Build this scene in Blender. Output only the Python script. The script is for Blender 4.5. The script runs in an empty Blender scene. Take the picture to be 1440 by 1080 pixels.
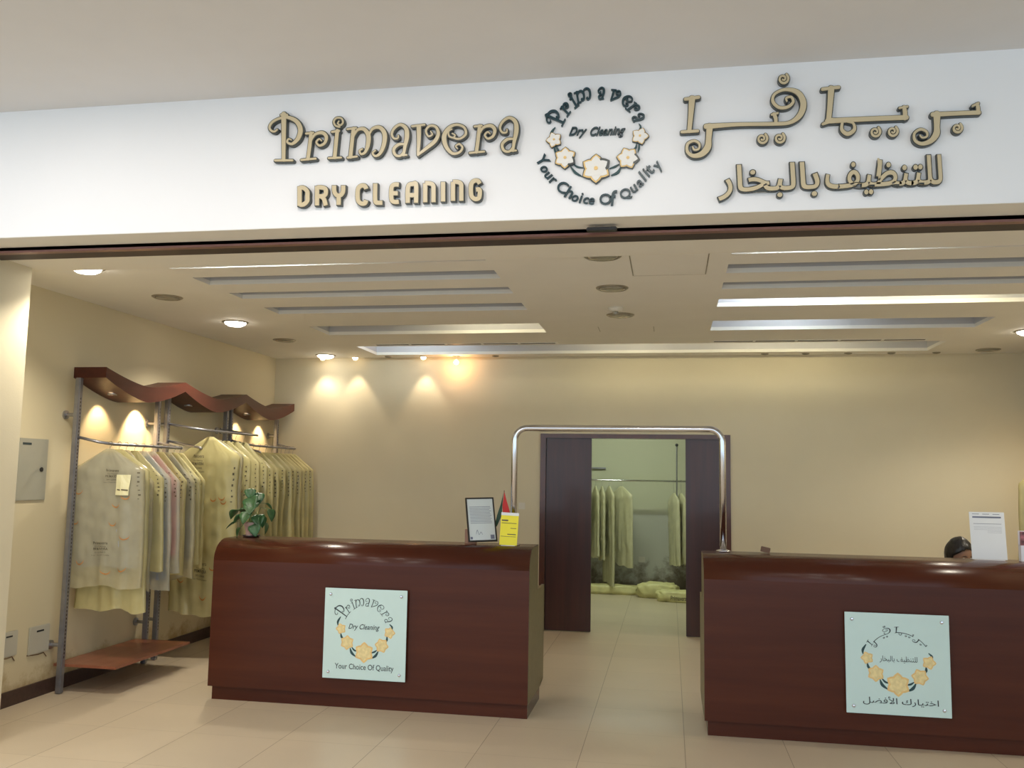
import bpy, bmesh, math, random
from math import pi, sin, cos, tan, sqrt, atan2, exp
from mathutils import Vector, Matrix, noise
S = bpy.context.scene
C = S.collection
random.seed(7)

# ------------------------------------------------------------------ camera
FPX, PIT, YAW, ROL, CH = 1248.26, .1022, .1763, .0163, 1.6096
Fv = Vector((-sin(YAW)*cos(PIT), cos(YAW)*cos(PIT), sin(PIT)))
Rv = Vector((cos(YAW), sin(YAW), 0)); Uv = Rv.cross(Fv)
R2 = Rv*cos(ROL)+Uv*sin(ROL); U2 = -Rv*sin(ROL)+Uv*cos(ROL)
cam = bpy.data.objects.new('camera', bpy.data.cameras.new('camera')); C.objects.link(cam)
cam.matrix_world = Matrix(((R2.x, U2.x, -Fv.x, 0), (R2.y, U2.y, -Fv.y, 0), (R2.z, U2.z, -Fv.z, CH), (0, 0, 0, 1)))
cam.data.sensor_width = 36; cam.data.lens = 36*FPX/1440; cam.data.clip_start = .05
S.camera = cam

def bp(px, py, axis, val):          # a photo pixel carried onto a world plane (0 x, 1 y, 2 z)
    D = Fv+R2*((px-720)/FPX)-U2*((py-540)/FPX)
    o = Vector((0, 0, CH)); t = (val-o[axis])/D[axis]
    return o+D*t

# ------------------------------------------------------------------ dimensions
H = 2.8836; HS = 2.83; XL = -4.405; XR = 3.72; YB = 9.395; YF = 4.1; XP = -3.865; ZT = 3.53

# ------------------------------------------------------------------ materials
MAT = {}
def newmat(n):
    m = bpy.data.materials.new(n); m.use_nodes = True
    nt = m.node_tree; b = nt.nodes['Principled BSDF']; MAT[n] = m
    return m, nt, b
def lnk(nt, a, b): nt.links.new(a, b)
def mat(n, col, rough=.5, metal=0, var=.06, scale=6, bump=0, bscale=60, coat=0, spec=.5, stretch=(1, 1, 1), emit=None, es=0):
    m, nt, b = newmat(n)
    tc = nt.nodes.new('ShaderNodeTexCoord'); mp = nt.nodes.new('ShaderNodeMapping'); mp.inputs['Scale'].default_value = stretch
    lnk(nt, tc.outputs['Object'], mp.inputs['Vector'])
    nz = nt.nodes.new('ShaderNodeTexNoise'); nz.inputs['Scale'].default_value = scale; nz.inputs['Detail'].default_value = 5
    lnk(nt, mp.outputs['Vector'], nz.inputs['Vector'])
    cr = nt.nodes.new('ShaderNodeValToRGB'); lnk(nt, nz.outputs['Fac'], cr.inputs['Fac'])
    e = cr.color_ramp.elements; e[0].position = .3; e[1].position = .7
    e[0].color = [max(0, c*(1-var)) for c in col]+[1]; e[1].color = [min(1, c*(1+var)) for c in col]+[1]
    lnk(nt, cr.outputs['Color'], b.inputs['Base Color'])
    b.inputs['Roughness'].default_value = rough; b.inputs['Metallic'].default_value = metal
    b.inputs['Coat Weight'].default_value = coat; b.inputs['Coat Roughness'].default_value = .12
    b.inputs['Specular IOR Level'].default_value = spec
    if bump:
        n2 = nt.nodes.new('ShaderNodeTexNoise'); n2.inputs['Scale'].default_value = bscale; n2.inputs['Detail'].default_value = 3
        lnk(nt, mp.outputs['Vector'], n2.inputs['Vector'])
        bu = nt.nodes.new('ShaderNodeBump'); bu.inputs['Strength'].default_value = bump; bu.inputs['Distance'].default_value = .01
        lnk(nt, n2.outputs['Fac'], bu.inputs['Height']); lnk(nt, bu.outputs['Normal'], b.inputs['Normal'])
    if emit:
        b.inputs['Emission Color'].default_value = (*emit, 1); b.inputs['Emission Strength'].default_value = es
    return m

mat('cream_wall', (.68, .61, .44), .7, var=.02, scale=2, bump=.08, bscale=130)
mat('white_fascia', (.86, .86, .87), .6, var=.01, scale=2)
mat('mall_ceiling', (.72, .70, .69), .75, var=.01)
mat('ceiling_paint', (.87, .85, .80), .7, var=.015, scale=3)
mat('recess_paint', (.54, .54, .56), .6, var=.01)
mat('soffit_paint', (.86, .83, .76), .6, var=.01)
mat('track_brown', (.24, .115, .10), .35, metal=.3, var=.05)
mat('track_dark', (.035, .02, .022), .5, var=.05)
mat('black_plastic', (.015, .015, .017), .4, var=.1)
mat('skirting_wood', (.055, .028, .022), .4, var=.2, stretch=(1, 6, 6))
mat('chrome', (.72, .72, .76), .16, metal=1, var=.02)
mat('steel', (.42, .42, .45), .33, metal=1, var=.08, scale=20)
mat('rack_steel', (.30, .30, .33), .4, metal=.8, var=.1, scale=20)
mat('panel_grey', (.42, .41, .34), .45, metal=.25, var=.03)
mat('plate_grey', (.50, .48, .40), .45, metal=.1, var=.03)
mat('letter_face', (.60, .50, .32), .35, var=.03, scale=8)
mat('letter_rim', (.05, .06, .058), .4, var=.1)
mat('teal_dark', (.012, .045, .058), .35, var=.1)
mat('print_dark', (.03, .045, .05), .5, var=.1)
mat('petal_white', (.82, .80, .76), .5, var=.02)
mat('petal_gold', (.80, .55, .22), .5, var=.08, scale=30)
mat('petal_pale', (.80, .66, .33), .5, var=.12, scale=40)
mat('leaf_dark', (.015, .06, .065), .5, var=.1)
mat('frost_glass', (.60, .78, .76), .14, var=.015, coat=.6)
mat('glass_edge', (.66, .86, .84), .08, var=.01, coat=.8)
mat('side_laminate', (.20, .165, .085), .45, var=.1, scale=30)
mat('lens_glow', (1, .95, .85), .4, emit=(1, .93, .80), es=14)
mat('lens_warm', (1, .85, .6), .4, emit=(1, .76, .45), es=7)
mat('lens_off', (.36, .34, .28), .25, var=.12, scale=40, metal=.3)
mat('lamp_rim', (.34, .31, .25), .3, metal=.6, var=.05)
mat('white_plastic', (.72, .68, .58), .4, var=.02)
mat('tube_cool', (1, 1, 1), .4, emit=(.86, .96, 1), es=50)
mat('tube_warm', (1, 1, .9), .4, emit=(1, .88, .56), es=34)
mat('black_frame', (.02, .02, .02), .3, var=.1)
mat('paper_white', (.80, .83, .86), .5, var=.01)
mat('paper_yellow', (.88, .78, .03), .5, var=.02)
mat('paper_grey', (.62, .68, .68), .5, var=.03)
mat('print_grey', (.16, .18, .26), .6, var=.1)
mat('flag_red', (.62, .03, .03), .6, var=.05)
mat('flag_green', (.02, .07, .04), .6, var=.1)
mat('stick_wood', (.30, .16, .10), .5, var=.1)
mat('pot_clay', (.42, .27, .24), .35, var=.08, scale=12)
mat('pot_dark', (.03, .02, .02), .4, var=.1)
mat('soil', (.04, .03, .02), .9, var=.4, scale=60, bump=.5)
mat('leaf_green', (.035, .105, .035), .4, var=.35, scale=25)
mat('stem_green', (.14, .25, .08), .5, var=.2)
mat('skin', (.30, .165, .11), .5, var=.06, scale=20)
mat('hair_black', (.012, .010, .010), .35, var=.3, scale=60, stretch=(1, 1, .2), bump=.4)
mat('eye_dark', (.02, .012, .01), .2, var=.1)
mat('eye_white', (.75, .72, .68), .2, var=.02)
mat('lip', (.32, .12, .10), .4, var=.05)
mat('shirt_dark', (.04, .04, .06), .8, var=.15, scale=40)
mat('brown_card', (.16, .08, .04), .5, var=.1)
mat('tag_yellow', (.80, .76, .48), .5, var=.02)
mat('print_olive', (.11, .09, .05), .6, var=.1)
mat('print_orange', (.52, .22, .05), .6, var=.1)
mat('print_pink', (.7, .22, .2), .6, var=.1)
mat('hook_wire', (.35, .34, .30), .35, metal=.9, var=.05)
mat('clear_plastic', (.8, .8, .85), .1, var=.02)
mat('brochure', (.35, .12, .14), .4, var=.9, scale=22)

def wood(n, c1, c2, c3, stretch, rough=.2, coat=.5, sc=1.6, spec=.5):
    m, nt, b = newmat(n)
    tc = nt.nodes.new('ShaderNodeTexCoord'); mp = nt.nodes.new('ShaderNodeMapping'); mp.inputs['Scale'].default_value = stretch
    lnk(nt, tc.outputs['Object'], mp.inputs['Vector'])
    n1 = nt.nodes.new('ShaderNodeTexNoise'); n1.inputs['Scale'].default_value = sc; n1.inputs['Detail'].default_value = 8; n1.inputs['Roughness'].default_value = .65
    lnk(nt, mp.outputs['Vector'], n1.inputs['Vector'])
    cr = nt.nodes.new('ShaderNodeValToRGB'); lnk(nt, n1.outputs['Fac'], cr.inputs['Fac'])
    e = cr.color_ramp.elements; e[0].position = .3; e[0].color = (*c1, 1); e[1].position = .72; e[1].color = (*c3, 1)
    k = e.new(.5); k.color = (*c2, 1)
    lnk(nt, cr.outputs['Color'], b.inputs['Base Color'])
    b.inputs['Roughness'].default_value = rough; b.inputs['Coat Weight'].default_value = coat; b.inputs['Coat Roughness'].default_value = .1; b.inputs['Specular IOR Level'].default_value = spec
    return m
wood('counter_veneer', (.056, .0135, .007), (.070, .017, .008), (.086, .022, .010), (.3, 2, 5), .25, .0, 1.6, .26)
wood('door_veneer', (.040, .014, .012), (.055, .018, .015), (.072, .022, .017), (9, 3, .5), .32, .2)
wood('frame_veneer', (.065, .022, .014), (.09, .03, .018), (.12, .04, .022), (6, 3, 1), .3, .3)
wood('canopy_wood', (.05, .014, .010), (.075, .020, .013), (.10, .028, .017), (3, .6, 6), .4, .0, 1.6, .3)
wood('shelf_wood', (.22, .075, .04), (.28, .10, .055), (.34, .12, .07), (6, .6, 3), .35, .2)

# porcelain floor tiles on a 0.6 m grid
def tile_floor(n, col, grout):
    m, nt, b = newmat(n); N = nt.nodes
    g = N.new('ShaderNodeNewGeometry'); sp = N.new('ShaderNodeSeparateXYZ'); lnk(nt, g.outputs['Position'], sp.inputs[0])
    def mth(op, a, bb=None):
        q = N.new('ShaderNodeMath'); q.operation = op
        for i, v in enumerate((a, bb)):
            if v is None: continue
            if isinstance(v, (int, float)): q.inputs[i].default_value = v
            else: lnk(nt, v, q.inputs[i])
        return q.outputs[0]
    ux = mth('DIVIDE', mth('ADD', sp.outputs[0], .5126+60), .6); uy = mth('DIVIDE', mth('ADD', sp.outputs[1], -5.8276+60), .6)
    def line(u, w):
        f = mth('FRACT', u); d = mth('ABSOLUTE', mth('SUBTRACT', f, .5)); return mth('GREATER_THAN', d, .5-w)
    ln = mth('MAXIMUM', line(ux, .0036), mth('MULTIPLY', line(uy, .003), .5))
    cx = N.new('ShaderNodeCombineXYZ'); lnk(nt, mth('FLOOR', ux), cx.inputs[0]); lnk(nt, mth('FLOOR', uy), cx.inputs[1])
    wn = N.new('ShaderNodeTexWhiteNoise'); lnk(nt, cx.outputs[0], wn.inputs['Vector'])
    nz = N.new('ShaderNodeTexNoise'); nz.inputs['Scale'].default_value = 1.4; nz.inputs['Detail'].default_value = 6
    lnk(nt, g.outputs['Position'], nz.inputs['Vector'])
    n3 = N.new('ShaderNodeTexNoise'); n3.inputs['Scale'].default_value = 160; lnk(nt, g.outputs['Position'], n3.inputs['Vector'])
    fac = mth('ADD', mth('MULTIPLY', wn.outputs['Value'], .07), mth('MULTIPLY', nz.outputs['Fac'], .22))
    fac = mth('ADD', fac, mth('MULTIPLY', n3.outputs['Fac'], .08))
    fac = mth('ADD', fac, .81)
    cc = N.new('ShaderNodeVectorMath'); cc.operation = 'SCALE'; cc.inputs[0].default_value = col; lnk(nt, fac, cc.inputs['Scale'])
    mx = N.new('ShaderNodeMix'); mx.data_type = 'RGBA'; lnk(nt, ln, mx.inputs[0]); lnk(nt, cc.outputs[0], mx.inputs[6]); mx.inputs[7].default_value = (*grout, 1)
    lnk(nt, mx.outputs[2], b.inputs['Base Color']); b.inputs['Roughness'].default_value = .34; b.inputs['Specular IOR Level'].default_value = .4
tile_floor('floor_tile', (.56, .47, .35), (.27, .21, .14))

# old wall paint: damp stains near the skirting (left wall) and over the lower half (store room)
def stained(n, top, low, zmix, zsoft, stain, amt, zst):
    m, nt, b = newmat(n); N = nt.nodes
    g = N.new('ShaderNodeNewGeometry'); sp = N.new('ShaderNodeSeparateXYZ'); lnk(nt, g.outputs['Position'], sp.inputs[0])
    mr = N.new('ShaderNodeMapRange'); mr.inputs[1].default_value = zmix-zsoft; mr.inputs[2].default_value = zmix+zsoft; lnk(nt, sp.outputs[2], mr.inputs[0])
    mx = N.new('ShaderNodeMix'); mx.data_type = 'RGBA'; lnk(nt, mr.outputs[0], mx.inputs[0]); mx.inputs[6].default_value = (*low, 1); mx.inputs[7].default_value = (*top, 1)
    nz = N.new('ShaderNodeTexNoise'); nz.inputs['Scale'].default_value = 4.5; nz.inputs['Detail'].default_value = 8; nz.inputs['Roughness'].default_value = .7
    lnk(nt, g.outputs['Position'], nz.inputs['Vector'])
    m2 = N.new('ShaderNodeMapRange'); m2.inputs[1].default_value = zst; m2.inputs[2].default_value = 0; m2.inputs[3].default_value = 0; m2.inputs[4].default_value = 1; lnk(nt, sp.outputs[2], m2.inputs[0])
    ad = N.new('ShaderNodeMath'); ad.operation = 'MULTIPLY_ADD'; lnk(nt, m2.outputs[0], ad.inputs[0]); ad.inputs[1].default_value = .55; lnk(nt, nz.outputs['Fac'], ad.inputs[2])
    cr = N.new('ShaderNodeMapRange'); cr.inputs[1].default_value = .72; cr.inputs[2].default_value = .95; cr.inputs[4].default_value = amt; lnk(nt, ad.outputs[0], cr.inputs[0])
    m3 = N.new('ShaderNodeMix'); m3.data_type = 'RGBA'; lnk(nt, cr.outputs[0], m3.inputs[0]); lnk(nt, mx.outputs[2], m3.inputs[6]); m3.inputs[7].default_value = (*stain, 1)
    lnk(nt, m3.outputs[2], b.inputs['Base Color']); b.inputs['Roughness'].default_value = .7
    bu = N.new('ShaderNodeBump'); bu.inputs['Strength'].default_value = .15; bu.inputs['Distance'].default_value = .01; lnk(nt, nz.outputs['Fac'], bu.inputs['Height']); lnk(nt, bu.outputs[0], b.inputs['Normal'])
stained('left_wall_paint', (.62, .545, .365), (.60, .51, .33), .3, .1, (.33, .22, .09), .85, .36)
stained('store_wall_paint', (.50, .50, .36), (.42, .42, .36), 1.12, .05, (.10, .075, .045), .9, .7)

# thin yellow garment film: diffuse film with some see-through
def film(n, col, alpha, rough=.32):
    m, nt, b = newmat(n); N = nt.nodes
    nz = N.new('ShaderNodeTexNoise'); nz.inputs['Scale'].default_value = 9; tc = N.new('ShaderNodeTexCoord'); lnk(nt, tc.outputs['Object'], nz.inputs['Vector'])
    cr = N.new('ShaderNodeValToRGB'); lnk(nt, nz.outputs['Fac'], cr.inputs['Fac']); e = cr.color_ramp.elements
    e[0].position = .3; e[1].position = .7; e[0].color = [c*.93 for c in col]+[1]; e[1].color = [min(1, c*1.05) for c in col]+[1]
    lnk(nt, cr.outputs['Color'], b.inputs['Base Color']); b.inputs['Roughness'].default_value = rough; b.inputs['Alpha'].default_value = alpha
    tr = N.new('ShaderNodeBsdfTranslucent'); lnk(nt, cr.outputs['Color'], tr.inputs['Color'])
    mx = N.new('ShaderNodeMixShader'); mx.inputs[0].default_value = .18; out = N['Material Output']
    lnk(nt, b.outputs[0], mx.inputs[1]); lnk(nt, tr.outputs[0], mx.inputs[2]); lnk(nt, mx.outputs[0], out.inputs['Surface'])
film('film_yellow', (.68, .61, .31), .80, .24)
film('film_store', (.66, .63, .42), .88)
film('film_pale', (.60, .55, .37), .56, .2)
film('film_clear', (.72, .72, .62), .38, .18)
mat('cloth_white', (.62, .62, .58), .8, var=.05, scale=12)
mat('cloth_grey', (.30, .33, .38), .8, var=.1, scale=12)
mat('cloth_blue', (.22, .27, .38), .8, var=.1, scale=12)
mat('cloth_pink', (.75, .28, .27), .8, var=.1, scale=12)
mat('cloth_olive', (.50, .48, .22), .8, var=.1, scale=12)
mat('cloth_teal', (.13, .19, .19), .8, var=.1, scale=12)
mat('cloth_brown', (.16, .08, .05), .8, var=.1, scale=12)

# ------------------------------------------------------------------ object helpers
def obj(name, bm, m, parent=None, smooth=False, loc=None):
    me = bpy.data.meshes.new(name)
    if isinstance(bm, tuple): me.from_pydata(bm[0], [], bm[1])
    else:
        bmesh.ops.recalc_face_normals(bm, faces=bm.faces); bm.to_mesh(me); bm.free()
    o = bpy.data.objects.new(name, me); C.objects.link(o)
    for mm in (m if isinstance(m, (list, tuple)) else [m]): me.materials.append(MAT[mm])
    if smooth:
        for p in me.polygons: p.use_smooth = True
    if parent: o.parent = parent
    if loc: o.location = loc
    return o
def tag(o, label, cat, group=None):
    o['label'] = label; o['category'] = cat
    if group: o['group'] = group
    return o
def thing(name, label, cat, loc=(0, 0, 0), rz=0, group=None):
    o = bpy.data.objects.new(name, None); C.objects.link(o); o.location = loc; o.rotation_euler = (0, 0, rz); o.empty_display_size = .1
    return tag(o, label, cat, group)
def struct(name, bm, m, parent=None, **k):
    o = obj(name, bm, m, parent, **k)
    if not parent: o['kind'] = 'structure'
    return o
def box(bm, x0, x1, y0, y1, z0, z1, bev=0):
    r = bmesh.ops.create_cube(bm, size=1)
    for v in r['verts']:
        v.co = Vector(((x0+x1)/2+v.co.x*(x1-x0), (y0+y1)/2+v.co.y*(y1-y0), (z0+z1)/2+v.co.z*(z1-z0)))
    if bev:
        es = list({e for v in r['verts'] for e in v.link_edges})
        bmesh.ops.bevel(bm, geom=es, offset=bev, segments=2, affect='EDGES')
    return bm
def bx(*a, bev=0): return box(bmesh.new(), *a, bev=bev)
def tube(bm, pts, r, n=12, cap=True):
    pts = [Vector(p) for p in pts]; rings = []
    up = None
    for i, p in enumerate(pts):
        t = (pts[min(i+1, len(pts)-1)]-pts[max(i-1, 0)]).normalized()
        if up is None:
            up = Vector((0, 0, 1)) if abs(t.z) < .9 else Vector((0, 1, 0))
        s = t.cross(up).normalized(); up = s.cross(t).normalized()
        rr = r[i] if isinstance(r, (list, tuple)) else r
        rings.append([bm.verts.new(p+(s*cos(2*pi*k/n)+up*sin(2*pi*k/n))*rr) for k in range(n)])
    for a, b in zip(rings, rings[1:]):
        for k in range(n): bm.faces.new((a[k], a[(k+1) % n], b[(k+1) % n], b[k]))
    if cap: bm.faces.new(rings[0][::-1]); bm.faces.new(rings[-1])
    return bm
def lathe(bm, prof, c=(0, 0, 0), n=24, cap=True, axis='z'):
    c = Vector(c); rings = []
    for r, z in prof:
        ring = []
        for k in range(n):
            a = 2*pi*k/n
            v = (r*cos(a), r*sin(a), z) if axis == 'z' else ((z, r*cos(a), r*sin(a)) if axis == 'x' else (r*cos(a), z, r*sin(a)))
            ring.append(bm.verts.new(c+Vector(v)))
        rings.append(ring)
    for a, b in zip(rings, rings[1:]):
        for k in range(n): bm.faces.new((a[k], a[(k+1) % n], b[(k+1) % n], b[k]))
    if cap:
        bm.faces.new(rings[0][::-1]); bm.faces.new(rings[-1])
    return bm
def catmull(P, k=6):
    P = [tuple(p) for p in P]
    if len(P) == 2:
        return [tuple(a+(b-a)*t/4 for a, b in zip(*P)) for t in range(5)]
    Q = [P[0]]+P+[P[-1]]; out = []
    for i in range(1, len(Q)-2):
        a, b, c, d = Q[i-1:i+3]
        for s in range(k):
            t = s/k
            out.append(tuple(.5*((2*b[j])+(-a[j]+c[j])*t+(2*a[j]-5*b[j]+4*c[j]-d[j])*t*t+(-a[j]+3*b[j]-3*c[j]+d[j])*t**3) for j in range(len(b))))
    out.append(P[-1]); return out
# one pen stroke: list of (x, y, width) in any 2-D frame, mapf(x, y, depth) carries it into the scene
_sk = [0]
def stroke(bm, pts, mapf, d0, d1, grow=0., rnd=True, smoothp=True):
    _sk[0] += 1; d1 += (_sk[0] % 7)*(.00025 if d1 > .004 else .00006)
    P = catmull(pts) if smoothp and len(pts) > 2 else (catmull(pts) if len(pts) == 2 else list(pts))
    # drop duplicate samples
    Q = [P[0]]
    for p in P[1:]:
        if abs(p[0]-Q[-1][0])+abs(p[1]-Q[-1][1]) > 1e-9: Q.append(p)
    P = Q; n = len(P)
    if n < 2: return
    T = []
    for i in range(n):
        a, b = P[max(i-1, 0)], P[min(i+1, n-1)]; l = math.hypot(b[0]-a[0], b[1]-a[1]) or 1
        T.append(((b[0]-a[0])/l, (b[1]-a[1])/l))
    R = [(p[0], p[1], p[2]/2+grow, t) for p, t in zip(P, T)]
    def endcap(r, sgn):
        x, y, w, t = r
        if rnd: return [(x+sgn*t[0]*w*s, y+sgn*t[1]*w*s, w*sqrt(1-s*s), t) for s in (.5, .8, .96)]
        return [(x+sgn*t[0]*grow, y+sgn*t[1]*grow, w, t)] if grow else []
    R = endcap(R[0], -1)[::-1]+R+endcap(R[-1], 1)
    rings = []; dstep = 2e-5 if d1 > .004 else 1e-6
    for x, y, w, t in R:
        l = (x-t[1]*w, y+t[0]*w); r = (x+t[1]*w, y-t[0]*w)
        rings.append([bm.verts.new(mapf(*q)) for q in ((*l, d0), (*l, d1+len(rings)*dstep), (*r, d1+len(rings)*dstep), (*r, d0))])
    for a, b in zip(rings, rings[1:]):
        for k in range(4): bm.faces.new((a[k], a[(k+1) % 4], b[(k+1) % 4], b[k]))
    bm.faces.new(rings[0][::-1]); bm.faces.new(rings[-1])
def spiral(cx, cy, r, w, turns=1.55, a0=-.6, d=1):
    n = 14
    return [(cx+cos(a0+d*turns*2*pi*i/n)*r*(1-.80*i/n), cy+sin(a0+d*turns*2*pi*i/n)*r*(1-.80*i/n), w*(1-.3*i/n)) for i in range(n+1)]
# text from the built-in font as a 2-D triangle soup extruded by 1 in z
_tc = {}
def textmesh(s, bold=0., shear=0., sp=1.0, flat=False):
    k = (s, bold, shear, sp, flat)
    if k not in _tc:
        c = bpy.data.curves.new('t', 'FONT'); c.body = s; c.offset = bold; c.shear = shear; c.space_character = sp
        c.extrude = 0 if flat else .5; c.resolution_u = 4
        o = bpy.data.objects.new('t', c); C.objects.link(o); bpy.context.view_layer.update()
        dg = bpy.context.evaluated_depsgraph_get(); me = o.evaluated_get(dg).to_mesh()
        V = [tuple(v.co) for v in me.vertices]; F = [tuple(p.vertices) for p in me.polygons]
        o.evaluated_get(dg).to_mesh_clear(); bpy.data.objects.remove(o); bpy.data.curves.remove(c)
        if not flat:
            par = list(range(len(V)))
            def fd(a):
                while par[a] != a: par[a] = par[par[a]]; a = par[a]
                return a
            for q in F:
                for b in q[1:]: par[fd(b)] = fd(q[0])
            ids = {}
            V = [(x, y, z+(.05*(ids.setdefault(fd(i), len(ids)) % 5) if z > 0 else 0)) for i, (x, y, z) in enumerate(V)]
        _tc[k] = (V, F)
    return _tc[k]
def put(bm, V, F, f):
    vs = [bm.verts.new(f(*v)) for v in V]
    for q in F:
        try: bm.faces.new([vs[i] for i in q])
        except ValueError: pass
def tbox(V): return min(v[0] for v in V), max(v[0] for v in V), min(v[1] for v in V), max(v[1] for v in V)
def fit_text(bm, s, x0, x1, y0, y1, mapf, d0, d1, bold=0., shear=0., sp=1.0, ref=None):
    V, F = textmesh(s, bold, shear, sp); a, b, c, d = tbox(textmesh(s, ref, shear, sp)[0]) if ref is not None else tbox(V)
    put(bm, V, F, lambda x, y, z: mapf(x0+(x-a)/(b-a)*(x1-x0), y0+(y-c)/(d-c)*(y1-y0), d0+(z+.5)*(d1-d0)))
AR = lambda *w: ' '.join(''.join(reversed(x)) for x in reversed(w))     # Arabic joined forms in visual order
AR_DRY = ['\ufedf\ufee0\ufe98\ufee8\ufec8\ufef4\ufed2', '\ufe91\ufe8e\ufedf\ufe92\ufea8\ufe8e\ufead']
AR_CHOICE = ['\ufe8d\ufea7\ufe98\ufef4\ufe8e\ufead\ufed9', '\ufe8d\ufef7\ufed3\ufec0\ufede']

# ------------------------------------------------------------------ setting
struct('floor', bx(-9, 9, -7, 13.6, -.1, 0), 'floor_tile')
# shop ceiling with its six recessed light slots
XA0, XA1, XB0, XB1 = -3.13, -1.08, .35, 2.48
SL = [(4.93, 5.10), (5.35, 5.58), (5.85, 6.06), (6.41, 6.69), (7.30, 7.78)]
S6 = (8.52, 9.16)
bm = bmesh.new(); t = .03
def slab(x0, x1, y0, y1): box(bm, x0, x1, y0, y1, H, H+t)
y = 4.55
for a, b in SL:
    slab(XL-.1, XR+.1, y, a)
    slab(XL-.1, XA0, a, b); slab(XA1, XB0, a, b); slab(XB1, XR+.1, a, b); y = b
slab(XL-.1, XR+.1, y, S6[0]); slab(XL-.1, XA0, *S6); slab(XB1, XR+.1, *S6); slab(XL-.1, XR+.1, S6[1], YB+.1)
struct('ceiling', bm, 'ceiling_paint')
bm = bmesh.new()
def recess(x0, x1, a, b, h=.26, back=.16):
    a2 = a-back; z0 = H+t
    box(bm, x0-.03, x1+.03, b, b+.02, z0, z0+h)                      # far face
    box(bm, x0-.03, x1+.03, a2-.02, a2, z0, z0+h)
    box(bm, x0-.03, x0, a2, b, z0, z0+h); box(bm, x1, x1+.03, a2, b, z0, z0+h)
    box(bm, x0-.03, x1+.03, a2-.02, b+.02, z0+h, z0+h+.02)
for a, b in SL:
    recess(XA0, XA1, a, b); recess(XB0, XB1, a, b)
recess(XA0, XB1, *S6)
struct('ceiling_recess', bm, 'recess_paint')
# hatch seams
bm = bmesh.new()
for x, y0, y1 in ((-.225, 5.05, 5.60), (.225, 5.05, 5.60), (-.60, 7.52, 7.78), (-.13, 7.54, 7.80)): box(bm, x-.003, x+.003, y0, y1, H-.0012, H+.002)
for yy in (5.60,): box(bm, -.225, .225, yy-.0012, yy+.0012, H-.0008, H+.002)
struct('trim_1', bm, 'lamp_rim')
# entrance header: fascia, soffit
struct('wall_front', bx(-9, 9, YF, YF+.12, HS, 4.2), 'white_fascia')
bm = bx(-9, 9, YF+.12, 4.86, HS, HS+.20); struct('trim_2', bm, 'soffit_paint')
bm = bx(-9, 9, YF+.002, YF+.12, HS-.002, HS+.002); struct('trim_3', bm, 'soffit_paint')
t_ = thing('shutter_track', 'brown metal roller shutter track running under the white sign board', 'shutter track', (0, 4.40, HS))
bm = bmesh.new(); box(bm, -9, 9, -.10, -.015, -.018, .0); box(bm, -9, 9, -.10, -.092, -.03, 0); obj('guide_rail', bm, 'track_brown', t_)
obj('shutter_slot', bx(-9, 9, -.015, .115, -.014, 0), 'track_dark', t_)
a = bp(825, 322, 2, HS-.02); b = bp(868, 322, 2, HS-.02)
tag(obj('sensor_box', bx(a.x, b.x, a.y-.02, a.y+.03, HS-.032, HS-.016, bev=.004), 'black_plastic'), 'small black box fixed on the brown shutter track under the flower wreath sign', 'sensor')
struct('ceiling_mall', bx(-9, 9, -7, YF, ZT, ZT+.1), 'mall_ceiling')
# walls
struct('wall_left', bx(XL-.12, XL, 4.1, YB, 0, 3.0), 'left_wall_paint')
struct('wall_right', bx(XR, XR+.12, 4.1, YB, 0, 3.0), 'cream_wall')
struct('wall_left_pier', bx(-9, XP, YF, 4.77, 0, HS), 'cream_wall')
struct('wall_right_pier', bx(3.25, 9, YF, 4.77, 0, HS), 'cream_wall')
DX0, DX1, DZ = -1.351, .616, 2.055
bm = bmesh.new()
box(bm, XL-.12, DX0, YB, YB+.14, 0, 3.0); box(bm, DX1, XR+.12, YB, YB+.14, 0, 3.0); box(bm, DX0, DX1, YB, YB+.14, DZ, 3.0)
struct('wall_back', bm, 'cream_wall')
bm = bmesh.new(); fw = .058
box(bm, DX0, DX0+fw, YB-.02, YB+.15, 0, DZ); box(bm, DX1-fw, DX1, YB-.02, YB+.15, 0, DZ); box(bm, DX0+fw, DX1-fw, YB-.02, YB+.15, DZ-.045, DZ)
struct('door_frame', bm, 'frame_veneer')
for i, (x0, x1) in enumerate(((DX0+fw+.002, -.81), (.165, DX1-fw-.002))):
    d = struct('door_%d' % (i+1), bx(x0, x1, YB+.015, YB+.055, .006, DZ-.045, bev=.002), 'door_veneer')
# skirtings
bm = bx(XL, XL+.014, 4.77, YB, 0, .10); struct('baseboard_left', bm, 'skirting_wood')
bm = bmesh.new(); box(bm, XL+.014, DX0, YB-.014, YB, 0, .10); box(bm, DX1, XR, YB-.014, YB, 0, .10); struct('baseboard_back', bm, 'skirting_wood')
# store room behind
SY = 13.0
bm = bmesh.new(); box(bm, -3.2, 1.9, SY, SY+.1, 0, 3.0); struct('wall_store_back', bm, 'store_wall_paint')
struct('wall_store_left', bx(-3.3, -3.2, YB+.14, SY, 0, 3.0), 'store_wall_paint')
struct('wall_store_right', bx(1.9, 2.0, YB+.14, SY, 0, 3.0), 'store_wall_paint')
struct('ceiling_store', bx(-3.3, 2.0, YB+.14, SY+.1, 3.0, 3.1), 'ceiling_paint')

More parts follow.
